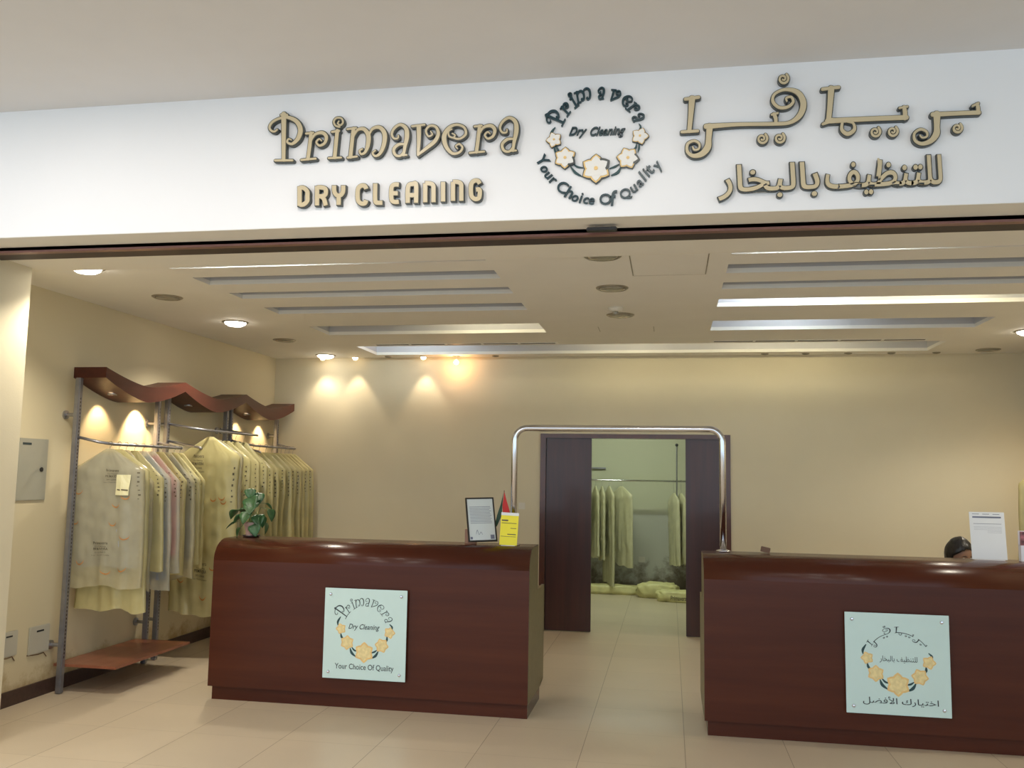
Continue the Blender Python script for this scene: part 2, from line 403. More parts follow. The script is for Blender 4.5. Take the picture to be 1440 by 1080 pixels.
# ------------------------------------------------------------------ lamps in the shop ceiling
def spot(parent, loc, to, power, col, size=1.2, blend=.5, rad=.04):
    l = bpy.data.lights.new('spot', 'SPOT'); l.energy = power; l.color = col; l.spot_size = size; l.spot_blend = blend; l.shadow_soft_size = rad
    o = bpy.data.objects.new('spot_beam', l); C.objects.link(o)
    if parent: o.parent = parent
    o.location = loc; o.rotation_euler = Vector(to).to_track_quat('-Z', 'Y').to_euler()
    return o
WARM = (1, .80, .52); NEUT = (1, .91, .75)
def downlight(x, y, lit, label, r=.098, z=H, power=60, group='round ceiling downlights', small=False, aim=(0, 0, -1), col=NEUT, size=2.3, blend=.6):
    t_ = thing('spotlight' if small else 'downlight', label, 'ceiling light', (x, y, z), 0, group)
    bm = bmesh.new(); lathe(bm, [(r*.86, 0), (r*.90, -.006), (r, -.010), (r*1.12, -.004), (r*1.14, 0)], n=32, cap=False); obj('trim_ring', bm, 'lamp_rim', t_, smooth=True)
    bm = bmesh.new(); lathe(bm, [(r*.90, -.004), (r*.88, -.018 if lit else -.010), (r*.6, -.034 if lit else -.013), (.001, -.040 if lit else -.014)], n=32)
    obj('lens', bm, ('lens_warm' if small else 'lens_glow') if lit else 'lens_off', t_, smooth=True)
    if lit: spot(t_, (0, 0, -.05), aim, power, col, size, blend, r*.7)
    return t_
nm = ['nearest the shutter track', 'second from the shutter track', 'third from the shutter track', 'fourth from the shutter track', 'nearest the back wall']
rowY = [5.0, 5.95, 7.03, 8.05, 9.14]
for i, yy in enumerate(rowY):
    lit = i % 2 == 0
    downlight(-3.66-.012*i, yy, lit, ('glowing' if lit else 'unlit grey')+' round downlight of the left ceiling row, '+nm[i], power=75 if i < 4 else 9)
downlight(2.97, 8.0, True, 'glowing round downlight cut by the right photo edge above the right counter', power=75)
downlight(3.02, 9.12, False, 'unlit round downlight at the back right corner of the ceiling')
downlight(3.0, 5.95, True, 'glowing round downlight over the right end of the right counter', power=75)
for i, (yy, w) in enumerate(((5.06, 'nearest the entrance, partly hidden by the soffit'), (5.95, 'middle one of the three'), (6.97, 'farthest from the entrance'))):
    downlight(-.38, yy, False, 'unlit round downlight in the centre ceiling row, '+w)
t_ = thing('smoke_detector', 'small white smoke detector on the ceiling beside the centre downlights', 'smoke detector', (-.40, 6.66, H))
bm = bmesh.new(); lathe(bm, [(.055, 0), (.055, -.012), (.042, -.030), (.001, -.032)]); obj('base', bm, 'white_plastic', t_, smooth=True)
bm = bmesh.new(); lathe(bm, [(.022, -.030), (.024, -.048), (.018, -.056), (.001, -.057)]); obj('sensing_chamber', bm, 'lens_off', t_, smooth=True)
# little spots in front of the back wall
sx = [(-3.80, 1), (-3.42, 1), (-3.04, 0), (-2.64, 1), (-2.27, 2), (-1.84, 0), (.96, 0), (1.36, 0), (1.77, 0), (2.18, 0), (2.60, 0)]
plc = ['leftmost', 'second from the left', 'third from the left', 'fourth from the left', 'fifth', 'just right of the loose bulb', 'nearest right of the doorway', 'second right of the doorway', 'third right of the doorway', 'fourth right of the doorway', 'rightmost']
for i, (x, st) in enumerate(sx):
    if st == 2: continue
    downlight(x, 9.285, st == 1, ('lit warm' if st else 'unlit')+' small spotlight in the row above the back wall, '+plc[i], r=.034, small=True, power=9, col=(1, .80, .56), size=1.16, blend=.4, aim=(0.02, .03, -1), group='small spotlights above the back wall')
t_ = thing('loose_bulb', 'glowing bare bulb hanging loose from its hole above the back wall', 'bulb', (-2.27, 9.28, H))
bm = bmesh.new(); lathe(bm, [(.03, 0), (.034, -.006), (.040, -.004), (.042, 0)], cap=False); obj('trim_ring', bm, 'lamp_rim', t_, smooth=True)
bm = bmesh.new(); tube(bm, [(0, 0, 0), (.004, 0, -.03), (0, 0, -.05)], .003, 6); obj('wire', bm, 'white_plastic', t_)
bm = bmesh.new(); lathe(bm, [(.012, -.045), (.026, -.062), (.028, -.078), (.018, -.092), (.001, -.096)]); obj('bulb', bm, 'lens_warm', t_, smooth=True)
l = bpy.data.lights.new('bulb_light', 'POINT'); l.energy = 2.6; l.color = (1, .50, .20); l.shadow_soft_size = .03
o = bpy.data.objects.new('bulb_light', l); C.objects.link(o); o.parent = t_; o.location = (0, -.035, -.11)
# fluorescent tubes tucked on the ledges of the slots
def ftube(x0, x1, y, warm, label):
    t_ = thing('fluorescent_tube', label, 'tube light', ((x0+x1)/2, y, H+t+.03), 0, 'fluorescent tubes hidden in the ceiling slots')
    L = (x1-x0)/2
    bm = bmesh.new(); tube(bm, [(-L+.03, 0, .015), (L-.03, 0, .015)], .013, 10); obj('glass_tube', bm, 'tube_warm' if warm else 'tube_cool', t_, smooth=True)
    bm = bmesh.new(); box(bm, -L, L, -.022, .022, -.03, -.008); box(bm, -L, -L+.03, -.015, .015, -.008, .03); box(bm, L-.03, L, -.015, .015, -.008, .03); obj('batten', bm, 'white_plastic', t_)
ftube(-2.95, -2.05, 4.85, 0, 'cool fluorescent tube in the left slot nearest the entrance')
ftube(.50, 1.30, 4.85, 0, 'cool fluorescent tube in the right slot nearest the entrance')
ftube(.50, 1.25, 6.345, 0, 'cool fluorescent tube in the bright fourth slot on the right side')
ftube(1.45, 2.30, 6.345, 1, 'warm fluorescent tube in the bright fourth slot on the right side')
ftube(-1.95, -1.20, 7.235, 1, 'warm fluorescent tube in the fifth slot of the left side')
ftube(.70, 1.25, 7.235, 0, 'cool fluorescent tube in the fifth slot of the right side')
ftube(-2.95, -2.25, 8.44, 0, 'cool fluorescent tube in the long slot at the back, left end')
ftube(-.75, -.05, 8.44, 1, 'warm fluorescent tube in the long slot at the back, above the doorway')
ftube(.55, 1.15, 8.44, 1, 'warm fluorescent tube in the long slot at the back, right of the doorway')
ftube(1.25, 1.75, 8.44, 1, 'warm fluorescent tube in the long slot at the back, right end')
# linear air diffusers
for x0, x1, w in ((-2.90, -1.07, 'left'), (.40, 2.28, 'right')):
    t_ = thing('air_diffuser', 'long black slot air diffuser in the ceiling near the back wall, %s one' % w, 'air diffuser', ((x0+x1)/2, 8.42, H), 0, 'slot air diffusers near the back wall')
    n = 5; L = (x1-x0)/n
    bm = bmesh.new(); box(bm, -(x1-x0)/2-.01, (x1-x0)/2+.01, -.05, -.033, -.004, 0); box(bm, -(x1-x0)/2-.01, (x1-x0)/2+.01, .033, .05, -.004, 0)
    for k in range(n+1): box(bm, -(x1-x0)/2+k*L-.012, -(x1-x0)/2+k*L+.012, -.034, .034, -.004, 0)
    obj('frame', bm, 'ceiling_paint', t_)
    for k in range(n):
        obj('slot', bx(-(x1-x0)/2+k*L+.012, -(x1-x0)/2+(k+1)*L-.012, -.033, .033, -.002, 0), 'track_dark', t_)

# ------------------------------------------------------------------ lettering library (curly letters, pen strokes; y grows downwards)
GLY = {
 'P': [[(152, 85, 24), (152, 200, 20), (151, 315, 17)], [(108, 318, 10), (195, 317, 10)],
       [(118, 162, 8), (104, 172, 9), (87, 166, 11), (80, 148, 11), (95, 124, 11), (130, 106, 12), (170, 100, 16), (215, 120, 21), (236, 160, 23), (225, 205, 20), (195, 234, 13), (170, 226, 10), (176, 210, 8), (190, 214, 6)], [(138, 88, 10), (168, 88, 10)]],
 'r1': [[(290, 180, 17), (282, 250, 17), (274, 310, 17)], [(264, 182, 10), (300, 178, 10)], [(240, 315, 10), (312, 308, 10)],
        [(286, 225, 8), (308, 188, 12), (345, 178, 17), (366, 198, 17), (358, 230, 13), (332, 243, 11), (316, 226, 9), (330, 210, 8), (342, 218, 6)]],
 'i': [[(421, 168, 18), (414, 240, 18), (408, 302, 18)], [(394, 174, 10), (430, 168, 10)], [(378, 306, 10), (440, 303, 10)],
       [(432, 148, 10), (412, 142, 9), (404, 122, 9), (418, 104, 9), (442, 106, 9), (450, 126, 9), (438, 140, 8), (424, 132, 7), (430, 120, 6)]],
 'm': [[(503, 158, 18), (495, 230, 18), (488, 300, 18)], [(472, 160, 10), (516, 154, 10)], [(474, 304, 10), (520, 298, 10)],
       [(500, 205, 8), (522, 166, 12), (555, 160, 18), (578, 192, 22), (576, 240, 20), (562, 276, 13), (542, 286, 10), (534, 270, 9), (548, 260, 7)],
       [(575, 205, 8), (598, 160, 12), (635, 152, 18), (660, 185, 22), (656, 240, 20), (636, 284, 14), (612, 296, 10), (600, 280, 9), (614, 268, 7)]],
 'a': [[(728, 192, 7), (726, 206, 8), (706, 206, 10), (696, 184, 11), (710, 155, 12), (740, 138, 14), (768, 158, 20), (772, 200, 22), (762, 250, 16), (756, 292, 12)],
       [(764, 236, 9), (730, 238, 14), (706, 262, 14), (714, 290, 13), (740, 294, 11), (760, 268, 8)], [(748, 292, 9), (770, 290, 9)]],
 'v': [[(832, 148, 22), (832, 220, 18), (828, 290, 12)], [(798, 146, 10), (860, 138, 10)],
       [(828, 290, 10), (868, 258, 15), (912, 222, 18), (930, 184, 16), (918, 150, 13), (888, 144, 11), (868, 168, 10), (880, 196, 9), (900, 188, 7), (892, 172, 6)]],
 'e': [[(1000, 182, 6), (1014, 190, 7), (1010, 205, 9), (1040, 208, 10), (1068, 185, 12), (1060, 152, 12), (1022, 138, 12), (984, 154, 16), (960, 195, 22), (968, 245, 20), (1000, 282, 14), (1035, 278, 11), (1052, 254, 10), (1036, 236, 9), (1018, 246, 7), (1026, 258, 6)],
       [(1010, 205, 9), (985, 196, 8), (982, 172, 7), (998, 160, 6)]],
}
GLY['r2'] = [[(x*1+848, y-35-(0), w) for x, y, w in s] for s in GLY['r1']]
GLY['a2'] = [[((x-735)*1.08+1283, (y-220)*1.08+192, w) for x, y, w in s] for s in GLY['a']]
# normalised copies: x from the middle, y up from the baseline, height of P = 1
def norm(k, base, mid): return [[((x-mid)/235, (base-y)/235, w/235) for x, y, w in s] for s in GLY[k]]
NG = {'P': norm('P', 320, 155), 'r': norm('r1', 313, 305), 'i': norm('i', 305, 412), 'm': norm('m', 302, 572), 'a': norm('a', 295, 735), 'v': norm('v', 292, 862), 'e': norm('e', 285, 1015)}

ZW1 = lambda x, y: (360+x/3.6, 140+y/3.6)
ZW3 = lambda x, y: (940+x/2.88, 90+y/2.88)
def on_fascia(zf):
    k = (zf(100, 0)[0]-zf(0, 0)[0])/100
    def f(x, y, d):
        p = bp(*zf(x, y), 1, YF); return Vector((p.x, YF-d, p.z))
    return f
F1, F3 = on_fascia(ZW1), on_fascia(ZW3)
def face_letter(label, strokes, mapf, grow, group, rnd=True, smoothp=True, thk=.022):
    cx = sum(p[0] for s in strokes for p in s)/sum(len(s) for s in strokes); by = max(p[1] for s in strokes for p in s)
    o0 = mapf(cx, by, 0); t_ = thing('sign_letter', label, 'sign letter', o0, 0, group)
    mf = lambda x, y, d: mapf(x, y, d)-o0
    bm = bmesh.new()
    for s in strokes: stroke(bm, s, mf, -.002, thk, grow, rnd, smoothp)
    obj('letter_rim', bm, 'letter_rim', t_)
    bm = bmesh.new()
    for s in strokes: stroke(bm, s, mf, thk-.001, thk+.005, 0, rnd, smoothp)
    obj('letter_face', bm, 'letter_face', t_)
    return t_
order = ['P', 'r1', 'i', 'm', 'a', 'v', 'e', 'r2', 'a2']
wl = ['large beige curly capital P starting the word Primavera', 'beige curly letter r right after the capital P', 'beige curly letter i with a spiral dot in Primavera', 'beige curly letter m in the middle of Primavera',
      'beige curly letter a between m and v in Primavera', 'beige curly letter v in Primavera on the sign board', 'beige curly letter e in Primavera on the sign board', 'beige curly letter r between e and the last a', 'beige curly letter a ending the large word Primavera']
for k, w in zip(order, wl): face_letter(w, GLY[k], F1, 5.0, 'large curly letters of the English name')
# DRY CLEANING : unit boxes
U = {
 'D': [[(.14, 0), (.14, 1)], [(.14, .07), (.5, .07), (.84, .25), (.86, .5), (.84, .75), (.5, .93), (.14, .93)]],
 'R': [[(.14, 0), (.14, 1)], [(.14, .07), (.55, .07), (.84, .16), (.84, .42), (.55, .52), (.2, .52)], [(.45, .52), (.7, .66), (.86, 1)]],
 'Y': [[(.12, 0), (.14, .3), (.3, .48), (.5, .52)], [(.88, 0), (.86, .3), (.7, .48), (.5, .52)], [(.5, .5), (.5, 1)]],
 'C': [[(.88, .22), (.75, .07), (.4, .07), (.14, .25), (.14, .75), (.4, .93), (.75, .93), (.88, .78)]],
 'L': [[(.18, 0), (.16, .7), (.25, .91), (.5, .93), (.92, .93)]],
 'E': [[(.9, .08), (.5, .07), (.2, .18), (.14, .5), (.2, .84), (.5, .93), (.9, .92)], [(.14, .5), (.8, .5)]],
 'A': [[(.14, 1), (.14, .4), (.25, .12), (.6, .07), (.86, .1), (.86, 1)], [(.14, .62), (.86, .62)]],
 'N': [[(.14, 1), (.14, .07)], [(.14, .07), (.5, .07), (.82, .16), (.86, .4), (.86, 1)]],
 'I': [[(.5, .02), (.5, 1)]],
 'G': [[(.88, .2), (.72, .07), (.4, .07), (.14, .25), (.14, .75), (.4, .93), (.72, .93), (.86, .8), (.86, .5), (.56, .5)]],
}
bxs = [('D', 218, 445, 285, 550), ('R', 305, 443, 378, 548), ('Y', 392, 440, 465, 545), ('C', 512, 435, 580, 545), ('L', 598, 430, 658, 542), ('E', 680, 428, 742, 538), ('A', 762, 425, 832, 535), ('N', 850, 422, 920, 532), ('I', 936, 420, 972, 528), ('N', 990, 415, 1060, 525), ('G', 1082, 410, 1152, 522)]
dl = ['D starting the word DRY', 'R in the middle of the word DRY', 'Y ending the word DRY', 'C starting the word CLEANING', 'L after the C in CLEANING', 'E in CLEANING before the A', 'A in CLEANING', 'N between A and I in CLEANING', 'I in CLEANING between the two N letters', 'second N of CLEANING before the G', 'G ending the word CLEANING']
for (k, x0, y0, x1, y1), w in zip(bxs, dl):
    sk = []
    for s in U[k]:
        s = [(x0+6+u*(x1-x0-12), y0+4+v*(y1-y0-8), 21) for u, v in s]
        if len(s) > 2: s = catmull(s, 5)
        sk.append(s)
    face_letter('cream block letter '+w+' on the sign board', sk, F1, 3.6, 'block letters reading DRY CLEANING', rnd=False, smoothp=False)
# large Arabic name, in four joined groups
sp_ = lambda x, y, r=22: spiral(x, y, r, 9.5, 1.5, -.9)
AG = [('beige Arabic upright letter alif ending the large name at its left end', [[(95, 150, 25), (90, 215, 20), (84, 280, 17)], [(68, 152, 12), (122, 144, 12)], [(54, 284, 11), (118, 280, 11)]]),
      ('beige Arabic joined letters with a big curl and three spiral dots in the name', [[(152, 262, 20), (280, 254, 14), (425, 252, 14), (490, 246, 14), (530, 215, 22), (543, 168, 24), (520, 126, 20), (470, 114, 12), (428, 132, 10), (420, 162, 12), (445, 186, 12), (480, 184, 12), (502, 164, 11), (494, 144, 9), (474, 148, 8), (476, 160, 7)],
          [(425, 212, 14), (432, 230, 14), (432, 252, 12)], [(416, 214, 8), (440, 208, 8)], [(166, 262, 26), (162, 310, 22), (158, 345, 26), (135, 372, 22), (100, 380, 15), (76, 362, 12), (78, 332, 11), (104, 320, 10), (124, 332, 9), (122, 352, 8), (104, 356, 8), (98, 344, 6)], sp_(462, 70, 22), sp_(377, 311), sp_(447, 309)]),
      ('beige Arabic joined letters with a tall stem and round loop beneath in the name', [[(655, 110, 25), (650, 180, 21), (644, 240, 20)], [(620, 112, 12), (686, 104, 12)], [(622, 252, 10), (660, 236, 18)], [(640, 240, 20), (800, 232, 18), (958, 226, 18)], [(948, 184, 13), (952, 205, 17), (952, 230, 15)], [(930, 188, 8), (962, 182, 8)],
          [(700, 245, 10), (698, 275, 13), (722, 292, 16), (748, 275, 14), (744, 250, 9), (722, 243, 8)], sp_(832, 284), sp_(902, 282)]),
      ('beige Arabic joined letters starting the name at its far right end', [[(1064, 214, 18), (1150, 210, 16), (1250, 206, 16)], [(1242, 172, 12), (1246, 190, 15), (1245, 208, 13)], [(1224, 180, 8), (1248, 168, 8)], [(1080, 214, 28), (1080, 262, 22), (1078, 292, 26), (1056, 320, 20), (1020, 332, 14), (992, 318, 11), (990, 290, 10), (1014, 274, 10), (1038, 284, 9), (1040, 302, 8), (1022, 308, 7), (1012, 298, 6)], sp_(1162, 269, 21)])]
for w, s in AG: face_letter(w, s, F3, 3.6, 'large Arabic name letters')
for word, x0, x1, y0, y1, w in ((AR_DRY[0], 632, 1103, 384, 532, 'beige Arabic word for cleaning at the right under the large Arabic name'), (AR_DRY[1], 200, 608, 410, 553, 'beige Arabic word at the left under the large Arabic name')):
    s = word[::-1]; p00 = F3((x0+x1)/2, y1, 0)
    A0, A1 = bp(*ZW3(x0, (y0+y1)/2+ (10 if x0 < 400 else 12)), 1, YF), bp(*ZW3(x1, (y0+y1)/2-8), 1, YF)
    zt_, zb_ = bp(*ZW3((x0+x1)/2, y0), 1, YF).z, bp(*ZW3((x0+x1)/2, y1), 1, YF).z
    t_ = thing('sign_word', w, 'sign lettering', (A0.x, YF, zb_), 0, 'small Arabic words under the name')
    mf = lambda x, y, d: Vector((x, -d, y))
    bm = bmesh.new(); fit_text(bm, s, 0, A1.x-A0.x, 0, zt_-zb_, mf, -.002, .018, bold=.036, ref=.012)
    o1 = Vector((A0.x, YF, zb_)); zah = [(853, 396, 15), (850, 428, 17), (846, 462, 17)]
    if x0 > 400: stroke(bm, zah, lambda a, b, d: F3(a, b, d)-o1, -.002, .0185, 3.6, False)
    obj('word_rim', bm, 'letter_rim', t_)
    bm = bmesh.new(); fit_text(bm, s, 0, A1.x-A0.x, 0, zt_-zb_, mf, .017, .023, bold=.012, ref=.012)
    if x0 > 400: stroke(bm, zah, lambda a, b, d: F3(a, b, d)-o1, .017, .0245, 0, False)
    obj('word_face', bm, 'letter_face', t_)

# flower with pointed or round petals
def flower_bm(bm, f, r, n, a0, d0, d1, tip=.9, wid=.42):
    for k in range(n):
        a = a0+2*pi*k/n
        P = []
        for j in range(13):
            u = j/12; w = wid*r*sin(pi*min(1, u*1.02))**.8*(1 if u < .7 else 1)
            P.append((u*r, w))
        ring = [(u, w) for u, w in P]+[(u, -w) for u, w in reversed(P[1:-1])]
        e1 = d1+k*(d1-d0)*.06
        v0 = [bm.verts.new(f(u*cos(a)-w*sin(a), u*sin(a)+w*cos(a), e1)) for u, w in ring]
        v1 = [bm.verts.new(f(u*cos(a)-w*sin(a), u*sin(a)+w*cos(a), d0)) for u, w in ring]
        bm.faces.new(v0); m_ = len(ring)
        for i in range(m_): bm.faces.new((v0[i], v1[i], v1[(i+1) % m_], v0[(i+1) % m_]))
def disc(bm, f, r, d0, d1, n=16):
    v0 = [bm.verts.new(f(r*cos(2*pi*k/n), r*sin(2*pi*k/n), d1)) for k in range(n)]; v1 = [bm.verts.new(f(r*cos(2*pi*k/n), r*sin(2*pi*k/n), d0)) for k in range(n)]
    bm.faces.new(v0)
    for i in range(n): bm.faces.new((v0[i], v1[i], v1[(i+1) % n], v0[(i+1) % n]))
# fascia wreath: frame centre and unit
WC = Vector((-.335, 3.235)); 
def WP(zx, zy):          # wreath zoom pixel -> fascia plane
    p = bp(730+zx/5.143, 100+zy/5.143, 1, YF); return p.x, p.z
def curly_at(k, zx, zy, ang, hpx, label, group):
    x, z = WP(zx, zy); s = hpx/5.143*.00329
    ca, sa = cos(ang), sin(ang)
    bm = bmesh.new()
    for st in NG[k]:
        stroke(bm, [(a*s, b*s, w*s*1.12) for a, b, w in st], lambda a, b, d: Vector((a*ca-b*sa, -d, a*sa+b*ca)), -.002, .014, .0010)
    o = obj('sign_letter', bm, 'teal_dark', None, loc=(x, YF, z)); tag(o, label, 'sign letter', group)
G1 = 'small letters arched over the wreath'
arc = [('P', 325, 378, 62, 150), ('r', 372, 305, 48, 140), ('i', 420, 262, 33, 140), ('m', 478, 222, 14, 140), ('a', 592, 208, -4, 130), ('v', 682, 222, -17, 130), ('e', 762, 258, -32, 130), ('r', 797, 300, -48, 135), ('a', 822, 358, -70, 130)]
an = ['capital P at the left foot of the arch over the wreath', 'r next to the P of the wreath arch', 'i with dot, left side of the arch over the wreath', 'm near the top of the arch over the wreath', 'a at the top of the arch over the wreath', 'v right of the top of the wreath arch', 'e on the right side of the wreath arch', 'r low on the right side of the wreath arch', 'a at the right foot of the arch over the wreath']
for (k, zx, zy, dg_, hp), w in zip(arc, an):
    curly_at(k, zx, zy, dg_*pi/180+.03, hp, 'small teal curly letter '+w, G1)
for s, x0, x1, y0, y1, w in (('Dry', 362, 492, 412, 492, 'dark slanted word Dry inside the wreath'), ('Cleaning', 515, 770, 405, 478, 'dark slanted word Cleaning inside the wreath')):
    a, c = WP(x0, y1-4); b, d = WP(x1, y0-10)
    if s == 'Dry': c = WP(x0, y1)[1]; d = WP(x0, y0)[1]
    else: c = WP((x0+x1)/2, y1+10)[1]; d = WP((x0+x1)/2, y0)[1]
    bm = bmesh.new(); fit_text(bm, s, 0, b-a, 0, d-c, lambda x, y, q: Vector((x, -q, y)), -.002, .012, bold=.016, shear=.45)
    tag(obj('sign_word', bm, 'teal_dark', None, loc=(a, YF, c)), w, 'sign lettering', 'slanted words inside the wreath')
low = [('Y', 142, 680, -52, 88), ('o', 165, 730, -48, 52), ('u', 196, 778, -43, 52), ('r', 232, 818, -38, 52), ('C', 296, 880, -28, 88), ('h', 350, 920, -22, 92), ('o', 400, 945, -15, 50), ('i', 444, 956, -10, 76), ('c', 482, 962, -8, 50), ('e', 524, 966, -4, 50),
       ('O', 625, 968, 0, 84), ('f', 690, 972, 4, 112), ('Q', 784, 920, 26, 90), ('u', 848, 872, 38, 54), ('a', 890, 832, 42, 52), ('l', 922, 792, 45, 88), ('i', 946, 762, 48, 76), ('t', 972, 735, 50, 76), ('y', 1022, 700, 55, 74)]
wd = ['Your']*4+['Choice']*6+['Of']*2+['Quality']*7; ordn = ['first', 'second', 'third', 'fourth', 'fifth', 'sixth', 'seventh']
cnt = {}
for (ch, zx, zy, dg_, hp), w in zip(low, wd):
    i = cnt.get(w, 0); cnt[w] = i+1
    V, Fc = textmesh(ch, .012, .15 if ch not in 'OQC' else 0); xa, xb, ya, yb = tbox(V)
    s = hp/5.143*.00329/(yb-ya); ang = dg_*pi/180; x, z = WP(zx, zy); ca, sa = cos(ang), sin(ang)
    bm = bmesh.new()
    yo = 0 if ch != 'y' else -.0
    put(bm, V, Fc, lambda a, b, q: Vector((((a-(xa+xb)/2)*ca-(b-0)*sa)*s, -.005-(q)*.014, ((a-(xa+xb)/2)*sa+b*ca)*s)))
    tag(obj('sign_letter', bm, 'teal_dark', None, loc=(x, YF, z)), 'small dark %s, %s letter of %s curved under the wreath' % (ch, ordn[i], w), 'sign letter', 'small letters curved under the wreath')
# wreath flowers and leaves
fl = [(255, 505, 62, 5, 1.9, 'upper left'), (335, 635, 85, 6, .5, 'lower left'), (558, 712, 112, 6, pi/2, 'large bottom centre'), (788, 636, 85, 6, .9, 'lower right'), (875, 478, 66, 5, 1.2, 'upper right')]
for zx, zy, rp, n, a0, w in fl:
    x, z = WP(zx, zy); r = rp/5.143*.00329
    t_ = thing('sign_flower', 'white and gold cut-out flower, %s one of the sign wreath' % w, 'sign flower', (x, YF, z), 0, 'flowers of the sign wreath')
    f = lambda a, b, d: Vector((a, -d, b))
    bm = bmesh.new(); flower_bm(bm, f, r*1.04, n, a0, -.002, .012, wid=.44); obj('flower_rim', bm, 'letter_rim', t_)
    bm = bmesh.new(); flower_bm(bm, f, r*.98, n, a0, .012, .015, wid=.40); obj('gold_petals', bm, 'petal_gold', t_)
    bm = bmesh.new(); flower_bm(bm, f, r*(.86 if n == 6 else .9), n, a0, .015, .018, wid=.36); disc(bm, f, r*.5, .015, .0195); obj('white_petals', bm, 'petal_white', t_)
    bm = bmesh.new(); disc(bm, f, r*.13, .018, .023); obj('flower_centre', bm, 'petal_gold', t_)
lv = [([(262, 412, 4), (235, 450, 16), (226, 505, 6)], 'at the upper left tip'), ([(255, 545, 6), (262, 580, 16), (275, 620, 5)], 'between the two left flowers, outer'), ([(270, 545, 4), (282, 570, 12), (300, 592, 4)], 'between the two left flowers, inner'),
      ([(372, 690, 5), (405, 735, 18), (455, 765, 6)], 'left of the bottom flower, lower'), ([(390, 670, 4), (420, 695, 12), (462, 702, 4)], 'left of the bottom flower, upper'),
      ([(740, 690, 5), (715, 735, 18), (668, 758, 6)], 'right of the bottom flower, lower'), ([(722, 678, 4), (692, 695, 12), (655, 708, 4)], 'right of the bottom flower, upper'),
      ([(865, 520, 5), (868, 555, 14), (858, 590, 4)], 'between the two right flowers, outer'), ([(850, 525, 5), (845, 555, 12), (818, 580, 4)], 'between the two right flowers, inner'), ([(868, 385, 4), (880, 410, 12), (862, 440, 6)], 'at the upper right tip')]
for s, w in lv:
    x, z = WP(s[1][0], s[1][1]); o0 = Vector((x, YF, z))
    def mf(a, b, d):
        p = WP(a, b); return Vector((p[0], YF-d, p[1]))-o0
    bm = bmesh.new(); stroke(bm, s, mf, -.002, .009)
    tag(obj('sign_leaf', bm, 'leaf_dark', None, loc=o0), 'dark teal cut-out leaf of the sign wreath, '+w, 'sign leaf', 'leaves of the sign wreath')

# ------------------------------------------------------------------ counters
ZC = 1.118
def counter(x0, x1, yf, label, inner):          # inner = +1 when the doorway side is at x1
    t_ = thing('reception_counter', label, 'counter', ((x0+x1)/2, yf+.3, 0)); ox, oy = (x0+x1)/2, yf+.3
    def P(y, z): return (y-oy, z)
    th = .03
    prof = [(yf-.03, .095)]
    prof += [(yf-.03, .97)]
    for k in range(1, 11):
        a = k/10*pi/2; prof.append((yf-.03+.17*(1-cos(a)), .97+(ZC-.97)*sin(a)))
    prof += [(yf+.375, ZC)]
    inn = [(yf+.375, ZC-th)]
    for k in range(10, 0, -1):
        a = k/10*pi/2; inn.append((yf-.03+th+(.17-th)*(1-cos(a)), .97+(ZC-.97-th)*sin(a)))
    inn += [(yf-.03+th, .97), (yf-.03+th, .095)]
    ring = prof+inn; bm = bmesh.new(); W = (x1-x0)/2
    va = [bm.verts.new((-W, y-oy, z)) for y, z in ring]; vb = [bm.verts.new((W, y-oy, z)) for y, z in ring]; n = len(ring)
    m_ = len(prof)
    for i in range(n): bm.faces.new((va[i], va[(i+1) % n], vb[(i+1) % n], vb[i]))
    for i in range(m_-1):
        j = n-1-i
        bm.faces.new((va[i], va[i+1], va[j-1], va[j])); bm.faces.new((vb[i], vb[j], vb[j-1], vb[i+1]))
    o = obj('curved_front', bm, 'counter_veneer', t_, smooth=False)
    for p in o.data.polygons:
        if abs(p.normal.x) < .5 and p.normal.z > .02 and p.normal.y < -.02: p.use_smooth = True
    # end panels, profile with the lower desk step
    sp = [(yf-.022, .097), (yf-.022, .97)]+[(yf-.022+.163*(1-cos(k/10*pi/2)), .97+(ZC-.97-.007)*sin(k/10*pi/2)) for k in range(1, 11)]+[(yf+.374, ZC-.007), (yf+.375, .80), (yf+.70, .80), (yf+.70, .12), (yf+.56, .12), (yf+.56, .095)]
    for s in (-1, 1):
        bm = bmesh.new(); xo = s*((x1-x0)/2+.0012); xi = s*((x1-x0)/2-.018)
        va = [bm.verts.new((xo, y-oy, z)) for y, z in sp]; vb = [bm.verts.new((xi, y-oy, z)) for y, z in sp]
        bm.faces.new(va); bm.faces.new(vb[::-1])
        for i in range(len(sp)): bm.faces.new((va[i], va[(i+1) % len(sp)], vb[(i+1) % len(sp)], vb[i]))
        bmesh.ops.triangulate(bm, faces=[f for f in bm.faces if len(f.verts) > 4])
        e = obj('end_panel', bm, 'side_laminate', t_); e['label'] = 'olive beige end panel'
    W -= .02
    obj('desk_top', bx(-W, W, yf+.34-oy, yf+.69-oy, .765, .79), 'side_laminate', t_)
    obj('back_panel', bx(-W, W, yf+.34-oy, yf+.358-oy, .79, ZC-th), 'side_laminate', t_)
    obj('plinth', bx(-(x1-x0)/2+.02, (x1-x0)/2-.006, yf-oy, yf+.56-oy, 0, .0945), 'counter_veneer', t_)
    return t_
counter(-3.215, -.9275, 6.015, 'brown wood reception counter with rounded top edge, left of the doorway', 1)
counter(.215, 2.56, 5.916, 'brown wood reception counter with rounded top edge, right of the doorway', -1)

